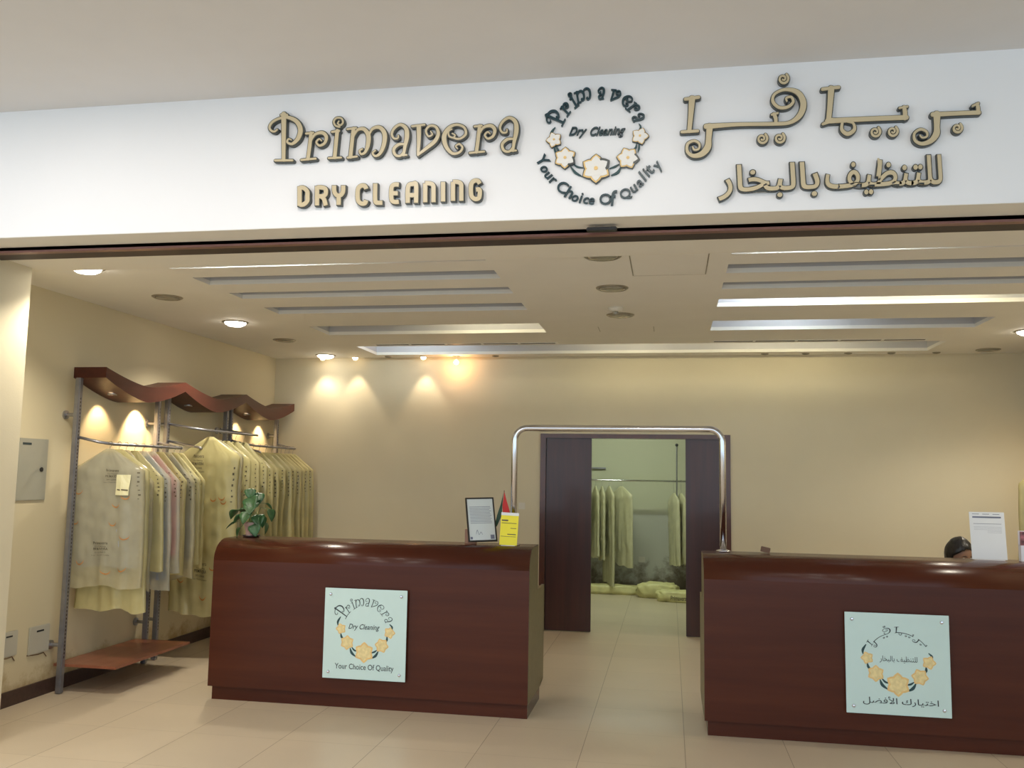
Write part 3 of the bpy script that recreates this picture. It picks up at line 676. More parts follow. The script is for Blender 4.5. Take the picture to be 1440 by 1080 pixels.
# ------------------------------------------------------------------ glass signs on the counters
def glass_sign(x0, x1, z0, z1, y, label, arabic):
    t_ = thing('glass_sign', label, 'sign', ((x0+x1)/2, y, (z0+z1)/2), 0, 'frosted glass logo signs on the counters')
    W, Hh = (x1-x0)/2, (z1-z0)/2
    b = obj('glass_panel', bx(-W, W, 0, .008, -Hh, Hh, bev=.0015), 'frost_glass', t_)
    for sx in (-1, 1):
        for sz in (-1, 1):
            bm = bmesh.new(); lathe(bm, [(.011, .0305), (.011, -.003), (.008, -.007), (.001, -.008)], c=(sx*W*.86, 0, sz*Hh*.86), axis='y', n=16); s_ = obj('screw', bm, 'chrome', t_, smooth=False)
    f = lambda a, b, d: Vector((a, -d-.0004, b))
    # coordinates below: -1..1 over the panel
    def g(px, py): return ((px)*W, (py)*Hh)
    bm = bmesh.new(); R = .60*W; cy = .0
    if not arabic:
        ks = 'Primavera'; angs = [149, 134, 120, 104, 86, 70, 53, 37, 22]
        for i, (k, a) in enumerate(zip(ks, angs)):
            a = a*pi/180; cx_, cz_ = -.0+cos(a)*R*.86, .12*Hh+sin(a)*R*.86
            rot_ = a-pi/2; s = .105 if k == 'P' else .082; ca, sa = cos(rot_), sin(rot_)
            for st in NG[k]: stroke(bm, [(u*s, v*s, w*s*.8) for u, v, w in st], lambda u, v, d: f(cx_+u*ca-v*sa, cz_+u*sa+v*ca, d), 0, .0006)
    else:
        # Arabic name on the arch (joined pen strokes laid on a circle)
        A3 = [s for _, G in AG for s in G]
        def onarc(u, v, d):
            q = (u-655)/600; a = pi/2-q*1.0; r_ = R*1.02+(240-v)/600*W*.52
            return f(cos(a)*r_*1.02, .04*Hh+sin(a)*r_*.96, d)
        for st in A3: stroke(bm, [(u, v, w*.85) for u, v, w in st], onarc, 0, .0006)
    obj('arched_name', bm, 'print_dark', t_)
    bm = bmesh.new()
    if not arabic: fit_text(bm, 'Dry Cleaning', -.40*W, .36*W, .07*Hh, .22*Hh, f, 0, .0006, bold=.008, shear=.35)
    else: fit_text(bm, AR(*AR_DRY), -.34*W, .38*W, .02*Hh, .16*Hh, f, 0, .0006, bold=.0)
    obj('service_text', bm, 'print_dark', t_)
    bm = bmesh.new()
    if not arabic: fit_text(bm, 'Your Choice Of Quality', -.70*W, .72*W, -.82*Hh, -.66*Hh, f, 0, .0006, bold=.004)
    else: fit_text(bm, AR(*AR_CHOICE), -.68*W, .76*W, -.82*Hh, -.64*Hh, f, 0, .0006, bold=.004, sp=1.0)
    obj('caption', bm, 'print_dark', t_)
    F5 = [(-.58, .10, .13, 5, 1.9), (-.42, -.20, .17, 6, .5), (0, -.40, .24, 6, pi/2), (.42, -.23, .17, 6, .9), (.60, .06, .14, 5, 1.2)]
    for px, py, r, n, a0 in F5:
        X, Z = g(px, py); ff = lambda a, b, d: f(X+a, Z+b, d)
        bm = bmesh.new(); flower_bm(bm, ff, r*W, n, a0, 0, .0007, wid=.42); fo = obj('flower', bm, 'petal_gold', t_)
        bm = bmesh.new(); flower_bm(bm, ff, r*W*.82, n, a0, .0007, .0012, wid=.36); disc(bm, ff, r*W*.45, .0007, .0017); obj('petals', bm, 'petal_pale', fo)
    L = [[(-.60, .36, .02), (-.66, .26, .05), (-.66, .18, .02)], [(-.58, .0, .02), (-.56, -.08, .05), (-.50, -.14, .02)], [(-.34, -.32, .02), (-.30, -.42, .06), (-.20, -.50, .02)], [(-.30, -.30, .02), (-.24, -.36, .04), (-.16, -.38, .02)], [(.34, -.36, .02), (.28, -.46, .06), (.18, -.52, .02)], [(.30, -.34, .02), (.24, -.38, .04), (.16, -.40, .02)], [(.54, -.02, .02), (.54, -.10, .05), (.50, -.16, .02)], [(.60, .24, .02), (.66, .18, .04), (.64, .12, .02)]]
    bm = bmesh.new()
    for s in L: stroke(bm, [(a*W, b*Hh, w*W) for a, b, w in s], f, 0, .0004)
    obj('leaves', bm, 'leaf_dark', t_)
glass_sign(-2.352, -1.762, .205, .812, 5.954, 'pale glass logo sign with English lettering on the left counter front', False)
glass_sign(1.06, 1.66, .205, .806, 5.855, 'pale glass logo sign with Arabic lettering on the right counter front', True)

# ------------------------------------------------------------------ chrome arch
t_ = thing('chrome_arch', 'polished chrome tube arch spanning between the two counters in front of the doorway', 'arch', (-.36, 6.242, ZC))
def arcp(cx, cz, r, a0, a1, n=8): return [(cx+r*cos(a0+(a1-a0)*k/n), 0, cz+r*sin(a0+(a1-a0)*k/n)) for k in range(n+1)]
XAa, XAb, ZA = -1.085+.36, .357+.36, 1.945-ZC; r = .09
bm = bmesh.new(); tube(bm, [(XAa, 0, .012), (XAa, 0, ZA-r)]+arcp(XAa+r, ZA-r, r, pi, pi/2)[1:]+[(XAa+r+.4, 0, ZA), (XAb-r, 0, ZA)]+arcp(XAb-r, ZA-r, r, pi/2, 0)[1:]+[(XAb, 0, .012)], .0225, 16)
obj('arch_tube', bm, 'chrome', t_, smooth=True)
for x in (XAa, XAb):
    bm = bmesh.new(); lathe(bm, [(.048, .0005), (.048, .008), (.030, .014), (.0226, .016)], c=(x, 0, 0)); obj('base_flange', bm, 'chrome', t_, smooth=True)

# ------------------------------------------------------------------ things on the left counter
TOP = ZC+.0005
def tilted(t_, tilt): t_.rotation_euler.x = tilt
# certificate in black frame, leaning back on an easel
t_ = thing('framed_certificate', 'black framed certificate leaning on the left counter beside the yellow leaflet', 'picture frame', (-1.295, 6.215, TOP), 0)
Rr = Matrix.Rotation(-.17, 4, 'X') @ Matrix.Rotation(-.10, 4, 'Z')
Rt = Matrix.Rotation(-.10, 4, 'Z') @ Matrix.Rotation(-.22, 4, 'X')
def tf(bm, M):
    bmesh.ops.transform(bm, matrix=M, verts=bm.verts); return bm
w, h = .104, .325
SH = Matrix.Identity(4); 
RtL = Matrix.Rotation(.42, 4, 'Z') @ Matrix.Rotation(-.36, 4, 'X') @ Matrix.Rotation(-.03, 4, 'Y')
off = Matrix.Translation((0, 0, .022))
bm = bmesh.new(); e = .010
box(bm, -w, w, 0, .014, 0, e); box(bm, -w, w, 0, .014, h-e, h); box(bm, -w, -w+e, 0, .014, e, h-e); box(bm, w-e, w, 0, .014, e, h-e); obj('frame', tf(bm, off @ RtL), 'black_frame', t_)
obj('certificate_paper', tf(bx(-w+e, w-e, .004, .007, e, h-e), off @ RtL), 'paper_grey', t_)
bm = bmesh.new()
for k in range(12): box(bm, -w+.025, w-.025-.02*random.random(), .003, .0039, h-.07-k*.011, h-.067-k*.011)
stroke(bm, [(-.045, .055, .002), (-.035, .085, .003), (-.025, .05, .002), (-.01, .07, .003), (.0, .052, .002)], lambda a, b, d: Vector((a, .0038-d, b)), 0, .001)
box(bm, -w+.016, -w+.032, .003, .0039, .018, .036); box(bm, w-.046, w-.018, .003, .0039, .018, .048)
obj('certificate_print', tf(bm, off @ RtL), 'print_grey', t_)
bm = bmesh.new(); box(bm, -.15, -.07, .07, .11, 0, .10); obj('easel', bm, 'stick_wood', t_)
# yellow leaflet
t_ = thing('leaflet_stand', 'bright yellow leaflet with white top edge standing on the left counter', 'leaflet', (-1.108, 6.163, TOP), .06)
Ry = Matrix.Rotation(-.12, 4, 'X') @ Matrix.Rotation(.04, 4, 'Y')
offl = Matrix.Translation((0, 0, .005))
obj('leaflet', tf(bx(-.062, .062, 0, .003, 0, .205), offl@Ry), 'paper_yellow', t_)
obj('white_edge', tf(bx(-.062, .062, -.001, .004, .205, .225), offl@Ry), 'paper_white', t_)
bm = bmesh.new()
for zz, a, b, hh in ((.165, -.055, -.01, .010), (.150, -.055, .05, .004), (.115, .01, .05, .004), (.072, -.01, .05, .006), (.058, -.055, .05, .003)): box(bm, a, b, -.0008, 0, zz, zz+hh)
obj('leaflet_print', tf(bm, offl@Ry), 'print_olive', t_)
bm = bmesh.new(); box(bm, -.05, .05, .0, .026, -.0, .004); obj('foot', bm, 'clear_plastic', t_)
# small flag
t_ = thing('table_flag', 'small red and dark green flag on a stick behind the framed certificate', 'flag', (-1.178, 6.352, TOP))
bm = bmesh.new(); lathe(bm, [(.03, 0), (.03, .008), (.008, .014), (.001, .015)]); obj('flag_base', bm, 'pot_dark', t_)
bm = bmesh.new(); tube(bm, [(0, 0, .01), (.002, 0, .38)], .003, 8); obj('flag_pole', bm, 'stick_wood', t_)
def drape(name, m, pts):
    bm = bmesh.new(); n = len(pts)
    va = [bm.verts.new((x, y-.002, z)) for x, y, z in pts]; vb = [bm.verts.new((x, y+.002, z)) for x, y, z in pts]
    bm.faces.new(va); bm.faces.new(vb[::-1])
    for i in range(n): bm.faces.new((va[i], va[(i+1) % n], vb[(i+1) % n], vb[i]))
    obj(name, bm, m, t_)
drape('red_band', 'flag_red', [(.004, -.005, .37), (.022, -.012, .31), (.046, -.02, .24), (.055, -.014, .20), (.04, -.01, .15), (.0, -.008, .17), (-.008, -.006, .27)])
drape('green_band', 'flag_green', [(-.002, -.006, .36), (-.008, -.012, .27), (-.010, -.016, .20), (-.045, -.02, .12), (-.060, -.016, .13), (-.045, -.012, .20), (-.020, -.008, .28)])
# potted plant
t_ = thing('potted_plant', 'small leafy green plant in a terracotta pot at the left end of the counter', 'plant', (-3.075, 6.27, TOP))
bm = bmesh.new(); lathe(bm, [(.045, 0), (.060, .004), (.064, .016), (.058, .016), (.052, .008), (.001, .007)], n=28); obj('saucer', bm, 'pot_dark', t_, smooth=True)
bm = bmesh.new(); lathe(bm, [(.001, .009), (.040, .010), (.044, .04), (.052, .085), (.060, .086), (.061, .11), (.054, .11), (.05, .098), (.001, .098)], n=28); obj('pot', bm, 'pot_clay', t_)
bm = bmesh.new(); lathe(bm, [(.05, .096), (.03, .104), (.001, .106)], n=20); obj('soil', bm, 'soil', t_)
rnd = random.Random(3)
def leafbm(size):
    bm = bmesh.new(); rows = []
    for i in range(8):
        u = i/7; w = size*.48*(sin(pi*u**.62))**.9+1e-4; zc = -.12*size*u*u*2
        rows.append([bm.verts.new((u*size, w*s, zc+abs(s)*w*.28)) for s in (-1, -.5, 0, .5, 1)])
    for a, b in zip(rows, rows[1:]):
        for k in range(4): bm.faces.new((a[k], a[k+1], b[k+1], b[k]))
    return bm
spec = [(-.12, .0, .20, .075), (-.10, -.04, .11, .07), (-.05, -.05, .16, .07), (.0, -.03, .30, .10), (.02, -.04, .25, .095), (.03, .02, .33, .09), (.06, -.03, .17, .08), (.10, -.01, .12, .075), (.13, .0, .21, .075), (-.03, .03, .25, .08), (.05, -.06, .10, .075), (-.07, .03, .22, .07), (.0, -.07, .19, .08), (.08, .04, .25, .07), (-.02, .0, .36, .07), (.09, -.05, .16, .07), (-.08, -.02, .07, .06)]
for x, y, z, s in spec:
    bm = bmesh.new(); tube(bm, [(x*.1, y*.1, .10), (x*.5, y*.5, .10+(z-.10)*.8+.03), (x, y, z)], .0022, 6); st = obj('stem', bm, 'stem_green', t_)
    a = atan2(y, x)+rnd.uniform(-.6, .6); lf = obj('leaf', leafbm(s*1.3), 'leaf_green', st, smooth=True); lf.location = (x, y, z)
    lf.rotation_euler = (rnd.uniform(-.5, .5), rnd.uniform(.3, 1.2), a if abs(x) > .03 else rnd.uniform(-2.2, -.9))
    so = lf.modifiers.new('s', 'SOLIDIFY'); so.thickness = .0015

# ------------------------------------------------------------------ things on the right counter and the clerk
t_ = thing('notice_stand', 'white printed notice standing on the right counter beside the clerk', 'notice', (2.005, 6.17, TOP), -.05)
Rn = Matrix.Translation((0, 0, .006)) @ Matrix.Rotation(-.13, 4, 'X')
obj('notice_sheet', tf(bx(-.103, .103, 0, .003, 0, .30), Rn), 'paper_white', t_)
bm = bmesh.new(); box(bm, -.085, .083, -.0008, 0, .262, .272); box(bm, -.082, .083, -.0008, 0, .224, .2262)
for k in range(5): box(bm, .0 if k > 2 else -.08, .083, -.0005, 0, .205-k*.009, .2058-k*.009)
for k in range(3): box(bm, -.085+.06*k, -.045+.06*k, -.0005, 0, .285, .288)
obj('notice_print', tf(bm, Rn), 'print_grey', t_)
obj('foot', bx(-.09, .09, 0, .09, 0, .004), 'clear_plastic', t_)
t_ = thing('brochure_holder', 'clear brochure holder with dark leaflets at the right photo edge', 'brochure holder', (2.25, 6.17, TOP))
bm = bmesh.new(); box(bm, -.06, .06, .0, .003, 0, .10); box(bm, -.06, .06, .04, .043, 0, .19); box(bm, -.06, -.057, .003, .04, 0, .1); box(bm, .057, .06, .003, .04, 0, .1); box(bm, -.057, .057, .003, .04, 0, .003); obj('holder', bm, 'clear_plastic', t_)
obj('leaflets', bx(-.052, .052, .012, .034, .004, .185), 'brochure', t_)
tag(obj('card_stand', tf(bx(-.03, .03, 0, .02, 0, .035, bev=.002), Matrix.Rotation(.2, 4, 'Y')@Matrix.Translation((0, 0, .006))), 'brown_card', None, loc=(.625, 6.20, TOP)), 'small brown card tilted on the right counter near the arch post', 'card')
# clerk: one continuous body mesh grown from a skeleton
PX, PY, PZ = 2.062, 6.98, 1.085      # head centre
person = thing('person', 'person with black hair seated behind the right counter, bending low behind the white notice', 'person', (PX, PY+.12, 0), 0)
me = bpy.data.meshes.new('body')
sk = {'pel': ((0, .12, .50), .15), 'sp': ((0, .13, .62), .135), 'ch': ((0, .08, .76), .15), 'up': ((0, .03, .87), .115), 'nk': ((0, -.03, .945), .052), 'hb': ((0, -.06, 1.0), .06),
      'lsh': ((-.15, .03, .86), .060), 'lel': ((-.22, -.10, .70), .043), 'lwr': ((-.12, -.18, .815), .028), 'lhd': ((-.07, -.20, .815), .026),
      'rsh': ((.15, .03, .86), .060), 'rel': ((.22, -.10, .70), .043), 'rwr': ((.12, -.18, .815), .028), 'rhd': ((.07, -.20, .815), .026),
      'lhip': ((-.10, .10, .48), .095), 'lkn': ((-.12, -.12, .47), .062), 'lan': ((-.12, -.10, .10), .040), 'lft': ((-.12, -.17, .045), .035),
      'rhip': ((.10, .10, .48), .095), 'rkn': ((.12, -.12, .47), .062), 'ran': ((.12, -.10, .10), .040), 'rft': ((.12, -.17, .045), .035)}
ed = ['pel-sp', 'sp-ch', 'ch-up', 'up-nk', 'nk-hb', 'up-lsh', 'lsh-lel', 'lel-lwr', 'lwr-lhd', 'up-rsh', 'rsh-rel', 'rel-rwr', 'rwr-rhd', 'pel-lhip', 'lhip-lkn', 'lkn-lan', 'lan-lft', 'pel-rhip', 'rhip-rkn', 'rkn-ran', 'ran-rft']
ks = list(sk); V = [sk[k][0] for k in ks]; rad = [sk[k][1] for k in ks]; E = [(ks.index(e_.split('-')[0]), ks.index(e_.split('-')[1])) for e_ in ed]
for s, h_, w_ in ((-1, 'lhd', 'lwr'), (1, 'rhd', 'rwr')):     # five fingers each
    hx, hy, hz = sk[h_][0]; hi = ks.index(h_)
    for q, (dy, ln) in enumerate(((-.030, .05), (-.012, .058), (.006, .054), (.022, .042))):
        b0 = len(V); V += [(hx-s*.028, hy+dy*.9, hz), (hx-s*(.028+ln*.5), hy+dy*1.1, hz+.004), (hx-s*(.028+ln*.85), hy+dy*1.15, hz-.010)]; rad += [.0095, .0085, .0075]; E += [(hi, b0), (b0, b0+1), (b0+1, b0+2)]
    b0 = len(V); V += [(hx+s*.005, hy-.038, hz-.002), (hx-s*.022, hy-.052, hz-.004)]; rad += [.011, .009]; E += [(hi, b0), (b0, b0+1)]
me.from_pydata(V, E, []); body = bpy.data.objects.new('body', me); C.objects.link(body); body.parent = person; body.location = (0, -.05, 0)
md = body.modifiers.new('skin', 'SKIN'); md.use_smooth_shade = True
for i, v in enumerate(me.skin_vertices[0].data): v.radius = (rad[i], rad[i]); v.use_root = (i == 0)
sb = body.modifiers.new('sub', 'SUBSURF'); sb.levels = sb.render_levels = 2
bpy.context.view_layer.update(); dg = bpy.context.evaluated_depsgraph_get(); me2 = bpy.data.meshes.new_from_object(body.evaluated_get(dg)); body.modifiers.clear(); body.data = me2
# head shaped and joined into the body mesh
def headbm(sc=1., hair=False):
    bm = bmesh.new(); bmesh.ops.create_uvsphere(bm, u_segments=64, v_segments=48, radius=1)
    for v in bm.verts:
        x, y, z = v.co
        w = .074*(1-.22*max(0, -z)**1.5); dpt = .094
        X, Y, Z = x*w, y*dpt, z*.115
        if y < 0:
            if z < .1: Y *= 1-.12*max(0, -z)
            Y -= .016*exp(-((x/.16)**2)-((z+.16)/.20)**2)*(1)      # nose
            Y += .006*exp(-((abs(x)-.38)/.16)**2-((z-.02)/.12)**2)     # eye sockets
            Y -= .004*exp(-((x/.3)**2)-((z+.52)/.10)**2)             # lips
            Y -= .006*exp(-((x/.3)**2)-((z+.85)/.12)**2)             # chin
        v.co = Vector((X, Y, Z))*sc
    return bm
bmB = bmesh.new(); bmB.from_mesh(me2)
hb = headbm()
for s in (-1, 1):                                                        # ears
    r_ = bmesh.ops.create_uvsphere(hb, u_segments=12, v_segments=8, radius=1)
    for v in r_['verts']: v.co = Vector((s*.074+v.co.x*.010, .008+v.co.y*.018, -.004+v.co.z*.030))
HM = Matrix.Translation((0, -.12, PZ)) @ Matrix.Rotation(.45, 4, 'Z') @ Matrix.Rotation(.28, 4, 'X')
tf(hb, HM @ Matrix.Translation((0, 0, 0))); tm = bpy.data.meshes.new('tmp'); hb.to_mesh(tm); hb.free()
tm.transform(Matrix.Translation((0, .05, 0))); bmB.from_mesh(tm); me3 = bpy.data.meshes.new('body'); bmB.to_mesh(me3); bmB.free()
body.data = me3; me3.materials.clear(); me3.materials.append(MAT['skin'])
for p in me3.polygons: p.use_smooth = True
bm = headbm(1.15)
bmesh.ops.delete(bm, geom=[v for v in bm.verts if (v.co.y < -.035 and v.co.z < .072-11*v.co.x**2) or v.co.z < -.10], context='VERTS')
for v in bm.verts:
    v.co += Vector((0, .004, .004)); v.co *= 1+.03*noise.noise(v.co*30)
hr = obj('hair', tf(bm, HM), 'hair_black', person, smooth=True); so = hr.modifiers.new('s', 'SOLIDIFY'); so.thickness = .012; so.offset = -1
for s in (-1, 1):
    bm = bmesh.new(); bmesh.ops.create_uvsphere(bm, u_segments=12, v_segments=8, radius=.0125); tf(bm, HM @ Matrix.Translation((s*.029, -.0745, .002))); ey = obj('eye', bm, 'eye_white', person, smooth=True)
    bm = bmesh.new(); bmesh.ops.create_uvsphere(bm, u_segments=10, v_segments=8, radius=.0065); tf(bm, HM @ Matrix.Translation((s*.029, -.0815, .001))); obj('iris', bm, 'eye_dark', ey, smooth=True)
    bm = bmesh.new(); tube(bm, [(s*.014, -.091, .020), (s*.030, -.090, .026), (s*.046, -.078, .020)], [.002, .003, .0015], 6); obj('eyebrow', tf(bm, HM), 'hair_black', person)
bm = bmesh.new(); tube(bm, [(-.022, -.083, -.060), (0, -.091, -.061), (.022, -.083, -.060)], [.002, .005, .002], 8); obj('mouth', tf(bm, HM), 'lip', person, smooth=True)
# shirt follows torso and upper arms
mes = bpy.data.meshes.new('shirt'); idx = {k: i for i, k in enumerate(['pel', 'sp', 'ch', 'up', 'lsh', 'lel', 'rsh', 'rel', 'lf', 'rf'])}
Vs = [sk['pel'][0], sk['sp'][0], sk['ch'][0], (0, .04, .885), sk['lsh'][0], sk['lel'][0], sk['rsh'][0], sk['rel'][0], (-.17, -.14, .76), (.17, -.14, .76)]; Rs = [.165, .15, .165, .125, .072, .055, .072, .055, .045, .045]
mes.from_pydata(Vs, [(0, 1), (1, 2), (2, 3), (3, 4), (4, 5), (5, 8), (3, 6), (6, 7), (7, 9)], []); sh = bpy.data.objects.new('shirt', mes); C.objects.link(sh); sh.parent = person; sh.location = (0, -.05, 0)
sh.modifiers.new('skin', 'SKIN')
for i, v in enumerate(mes.skin_vertices[0].data): v.radius = (Rs[i], Rs[i]); v.use_root = (i == 0)
sb = sh.modifiers.new('sub', 'SUBSURF'); sb.levels = sb.render_levels = 2
bpy.context.view_layer.update(); dg = bpy.context.evaluated_depsgraph_get(); m4 = bpy.data.meshes.new_from_object(sh.evaluated_get(dg)); sh.modifiers.clear(); sh.data = m4; m4.materials.clear(); m4.materials.append(MAT['shirt_dark'])
for p in m4.polygons: p.use_smooth = True
# stool under the clerk
t_ = thing('stool', 'dark stool under the seated clerk behind the right counter', 'stool', (PX, PY+.19, 0))
bm = bmesh.new(); lathe(bm, [(.17, .30), (.18, .31), (.18, .335), (.16, .345), (.001, .348)]); obj('seat', bm, 'black_plastic', t_)
for k in range(4):
    a = pi/4+k*pi/2; bm = bmesh.new(); tube(bm, [(.16*cos(a), .16*sin(a), 0), (.11*cos(a), .11*sin(a), .30)], .012, 8); obj('leg', bm, 'steel', t_)

# ------------------------------------------------------------------ left wall fittings
t_ = thing('electrical_panel', 'flat grey metal electrical panel on the left wall', 'electrical panel', (XL, 5.57, 1.38))
obj('door', bx(0, .012, -.145, .145, 0, .43, bev=.003), 'panel_grey', t_)
obj('nameplate', bx(.012, .014, -.115, -.03, .385, .40), 'print_dark', t_)
bm = bmesh.new(); lathe(bm, [(.016, 0), (.016, .006), (.001, .008)], c=(.012, .085, .215), axis='x', n=16); obj('lock', bm, 'black_plastic', t_)
for i, (y0, y1, z0, z1, w) in enumerate(((5.37, 5.54, .335, .50, 'nearest the entrance'), (5.655, 5.86, .305, .495, 'beside the rack post'))):
    t_ = thing('floor_socket', 'square grey outlet box low on the left wall, '+w, 'wall outlet', (XL, (y0+y1)/2, z0), 0, 'outlet boxes low on the left wall')
    L = (y1-y0)/2; hh = z1-z0
    bm = bx(0, .016, -L, L, 0, hh, bev=.004); obj('cover_plate', bm, 'plate_grey', t_)
    obj('slot', bx(.016, .0175, -L*.35, L*.35, hh*.78, hh*.84), 'black_plastic', t_)
    bm = bmesh.new(); tube(bm, [(.004, -L-.004, -.0), (.006, 0, -.012), (.006, L*.6, -.008), (.006, L*.9, -.04)], .003, 6); obj('cable', bm, 'brown_card', t_)
tag(obj('wall_switch', bx(-.035, .035, -.01, 0, 0, .07, bev=.002), 'white_plastic', None, loc=(-1.545, YB, 1.25)), 'small white wall switch on the back wall beside the arch post', 'switch')

# ------------------------------------------------------------------ clothes racks with scalloped canopies
def canopy(Y0, Y1, x0, x1, lit, side, t_, ox):
    n = 20; up = []; lo = []
    for k in range(n+1):
        u = k/n; s = abs(2*u-1)
        top = 2.268+.095*s**1.5; thk = .125-.045*s**1.6
        up.append((Y0+(Y1-Y0)*u, top)); lo.append((Y0+(Y1-Y0)*u, top-thk))
    ring = up+lo[::-1]; bm = bmesh.new()
    va = [bm.verts.new((x0-ox[0], y-ox[1], z)) for y, z in ring]; vb = [bm.verts.new((x1-ox[0], y-ox[1], z)) for y, z in ring]; N_ = len(ring)
    for i in range(N_): bm.faces.new((va[i], va[(i+1) % N_], vb[(i+1) % N_], vb[i]))
    for i in range(n):
        j = N_-1-i; bm.faces.new((va[i], va[i+1], va[j-1], va[j])); bm.faces.new((vb[i], vb[j], vb[j-1], vb[i+1]))
    o = obj('canopy', bm, 'canopy_wood', t_)
    xm = (x0+x1)/2-ox[0]-side*.01
    for q, (fr, li) in enumerate(zip((.27, .72), lit)):
        yy = Y0+(Y1-Y0)*fr; s = abs(2*fr-1); zz = 2.268+.095*s**1.5-.125+.045*s**1.6
        bm = bmesh.new(); lathe(bm, [(.036, .006), (.036, -.006), (.028, -.008)], c=(xm, yy-ox[1], zz), cap=False, n=20); fx = obj('spot_fitting', bm, 'steel', t_, smooth=True)
        bm = bmesh.new(); lathe(bm, [(.028, -.004), (.001, -.006)], c=(xm, yy-ox[1], zz), n=20); obj('spot_lens', bm, 'lens_warm' if li else 'lens_off', fx)
        if li: spot(t_, (xm, yy-ox[1], zz-.014), (-side*.35, .08, -1), li, (1, .72, .42), 1.5, .7, .012)
def rack(Y0, Y1, side, label, rodz, lit, rod_out, shelf=False, upper=False, group='wall clothes racks'):
    # side = +1 on the left wall (sticks out to +x), -1 on the right wall
    W = XL if side > 0 else XR; t_ = thing('clothes_rack', label, 'clothes rack', (W+side*.10, (Y0+Y1)/2, 0), 0, group); ox = (W+side*.10, (Y0+Y1)/2)
    x0, x1 = sorted((W+side*.002, W+side*.27)); canopy(Y0, Y1, x0, x1, lit, side, t_, ox)
    ya, yb = Y0+.0+.02-ox[1], Y1-.07-ox[1]
    if side > 0 and shelf: ya = 5.885-ox[1]; yb = 6.93-ox[1]
    for q, yy in enumerate((ya, yb)):
        bm = bmesh.new(); box(bm, -.021, .021, yy-.021, yy+.021, .004, 2.275, bev=.006); p = obj('post', bm, 'rack_steel', t_)
        bm = bmesh.new()
        for k in range(70):
            z = .25+k*.027; box(bm, .0205, .0217, yy-.004, yy+.004, z, z+.014)
        obj('slot_row', bm, 'track_dark', p)
        for z in (.34, 2.0):
            bm = bmesh.new(); lathe(bm, [(.032, -.099), (.032, -.085), (.014, -.082), (.014, -.02)] if side > 0 else [(.014, .02), (.014, .082), (.032, .085), (.032, .099)], c=(0, yy, z), axis='x', n=16); obj('standoff', bm, 'steel', p)
    xo = side*(rod_out)
    for z, out in ((rodz, xo),):
        bm = bmesh.new(); tube(bm, [(0, ya, z+.05), (out*.75, ya+.03, z+.012), (out, ya+.12, z), (out, yb-.06, z), (out, yb+.02, z)], .011, 10); obj('hanging_rod', bm, 'rack_steel', t_, smooth=True)
        bm = bmesh.new(); tube(bm, [(0, yb, z+.05), (out*.8, yb, z+.01), (out, yb, z)], .010, 10); obj('rod_arm', bm, 'rack_steel', t_, smooth=True)
    if upper:
        bm = bmesh.new(); tube(bm, [(0, ya, 1.86), (side*.32, ya+.0, 1.80), (side*.34, ya, 1.79)], .011, 10); obj('lower_arm', bm, 'steel', t_, smooth=True)
    if shelf:
        obj('shelf', bx(side*.0-.075 if side > 0 else -.4, .42 if side > 0 else .0, ya+.022, yb-.022, .185, .205, bev=.002), 'shelf_wood', t_)
    return t_
rack(5.95, 7.06, 1, 'steel post clothes rack with wavy brown canopy nearest the entrance on the left wall', 1.79, (11, 32), .23, shelf=True)
rack(7.06, 8.19, 1, 'middle steel clothes rack with unlit wavy canopy on the left wall', 1.955, (0, 0), .33, upper=True)
rack(8.19, 9.34, 1, 'steel clothes rack with lit wavy canopy next to the back corner on the left', 1.86, (9, 14), .22, upper=True)
rack(8.19, 9.34, -1, 'steel clothes rack on the right wall, mostly beyond the photo edge', 1.86, (9, 16), .22)

# ------------------------------------------------------------------ garments in yellow film
def bagsurf(cfg):
    W, zt, zs, zb, T, sd = cfg
    def prof(v):                 # half width at height fraction v (0 top .. 1 bottom)
        z = zt+(zb-zt)*v; vs = (zt-zs)/(zt-zb)
        jit = 1+.05*noise.noise(Vector((sd*1.7, z*3.2, 1)))
        if v < vs: return .03+(W*.93*jit-.03)*min(1, (v/vs)*1.02)
        return W*(.93+.07*((v-vs)/(1-vs)))*jit
    def f(u, v, side, k=1.0, fold=1.0):
        w = prof(v)*k; vs = (zt-zs)/(zt-zb)
        z = zt+(zb-zt)*v
        tt = T*(.25+.75*min(1, v/(vs+.02)))*(1-.45*v)*sqrt(max(0., 1-abs(u)**3.2))
        lo = max(0., v-.25)*1.3
        nz = (.6+lo)*noise.noise(Vector((u*2.6+sd*3.1, z*1.1+sd, sd*.7+side)))*.020+noise.noise(Vector((u*6+sd+z*.8, z*1.6+sd*2, side*3.)))*.013*(.5+lo)+abs(noise.noise(Vector((u*5+z*6+sd, z*5-u*4, side*3.))))*.019+noise.noise(Vector((u*14+sd, z*9+z*u*3, side*3.)))*.003
        zz = z+((.045*noise.noise(Vector((u*2+sd, 5, sd)))+.025*u*sin(sd*5))*max(0, v-.6)*2.4)
        sway = .035*noise.noise(Vector((sd*2.3, z*1.3, 7)))*v+.02*sin(sd*9)*v
        return Vector((u*w+sway, side*(tt+fold*nz*min(1, v*6)*(1-abs(u)**6)), zz))
    return f
def sheet(f, k=1.0, dz=0, v0=0., v1=1., nu=26, nv=44, inset=0., fold=1.):
    bm = bmesh.new(); G = []
    for j in range(nv+1):
        v = v0+(v1-v0)*j/nv; ring = []
        for i in range(nu): ring.append(bm.verts.new(f(-1+2*i/nu, v, -1, k, fold)+Vector((0, inset, dz))))
        for i in range(nu): ring.append(bm.verts.new(f(1-2*i/nu, v, 1, k, fold)+Vector((0, -inset, dz))))
        G.append(ring)
    n = 2*nu
    for a, b in zip(G, G[1:]):
        for i in range(n): bm.faces.new((a[i], a[(i+1) % n], b[(i+1) % n], b[i]))
    bm.faces.new(G[0])
    return bm
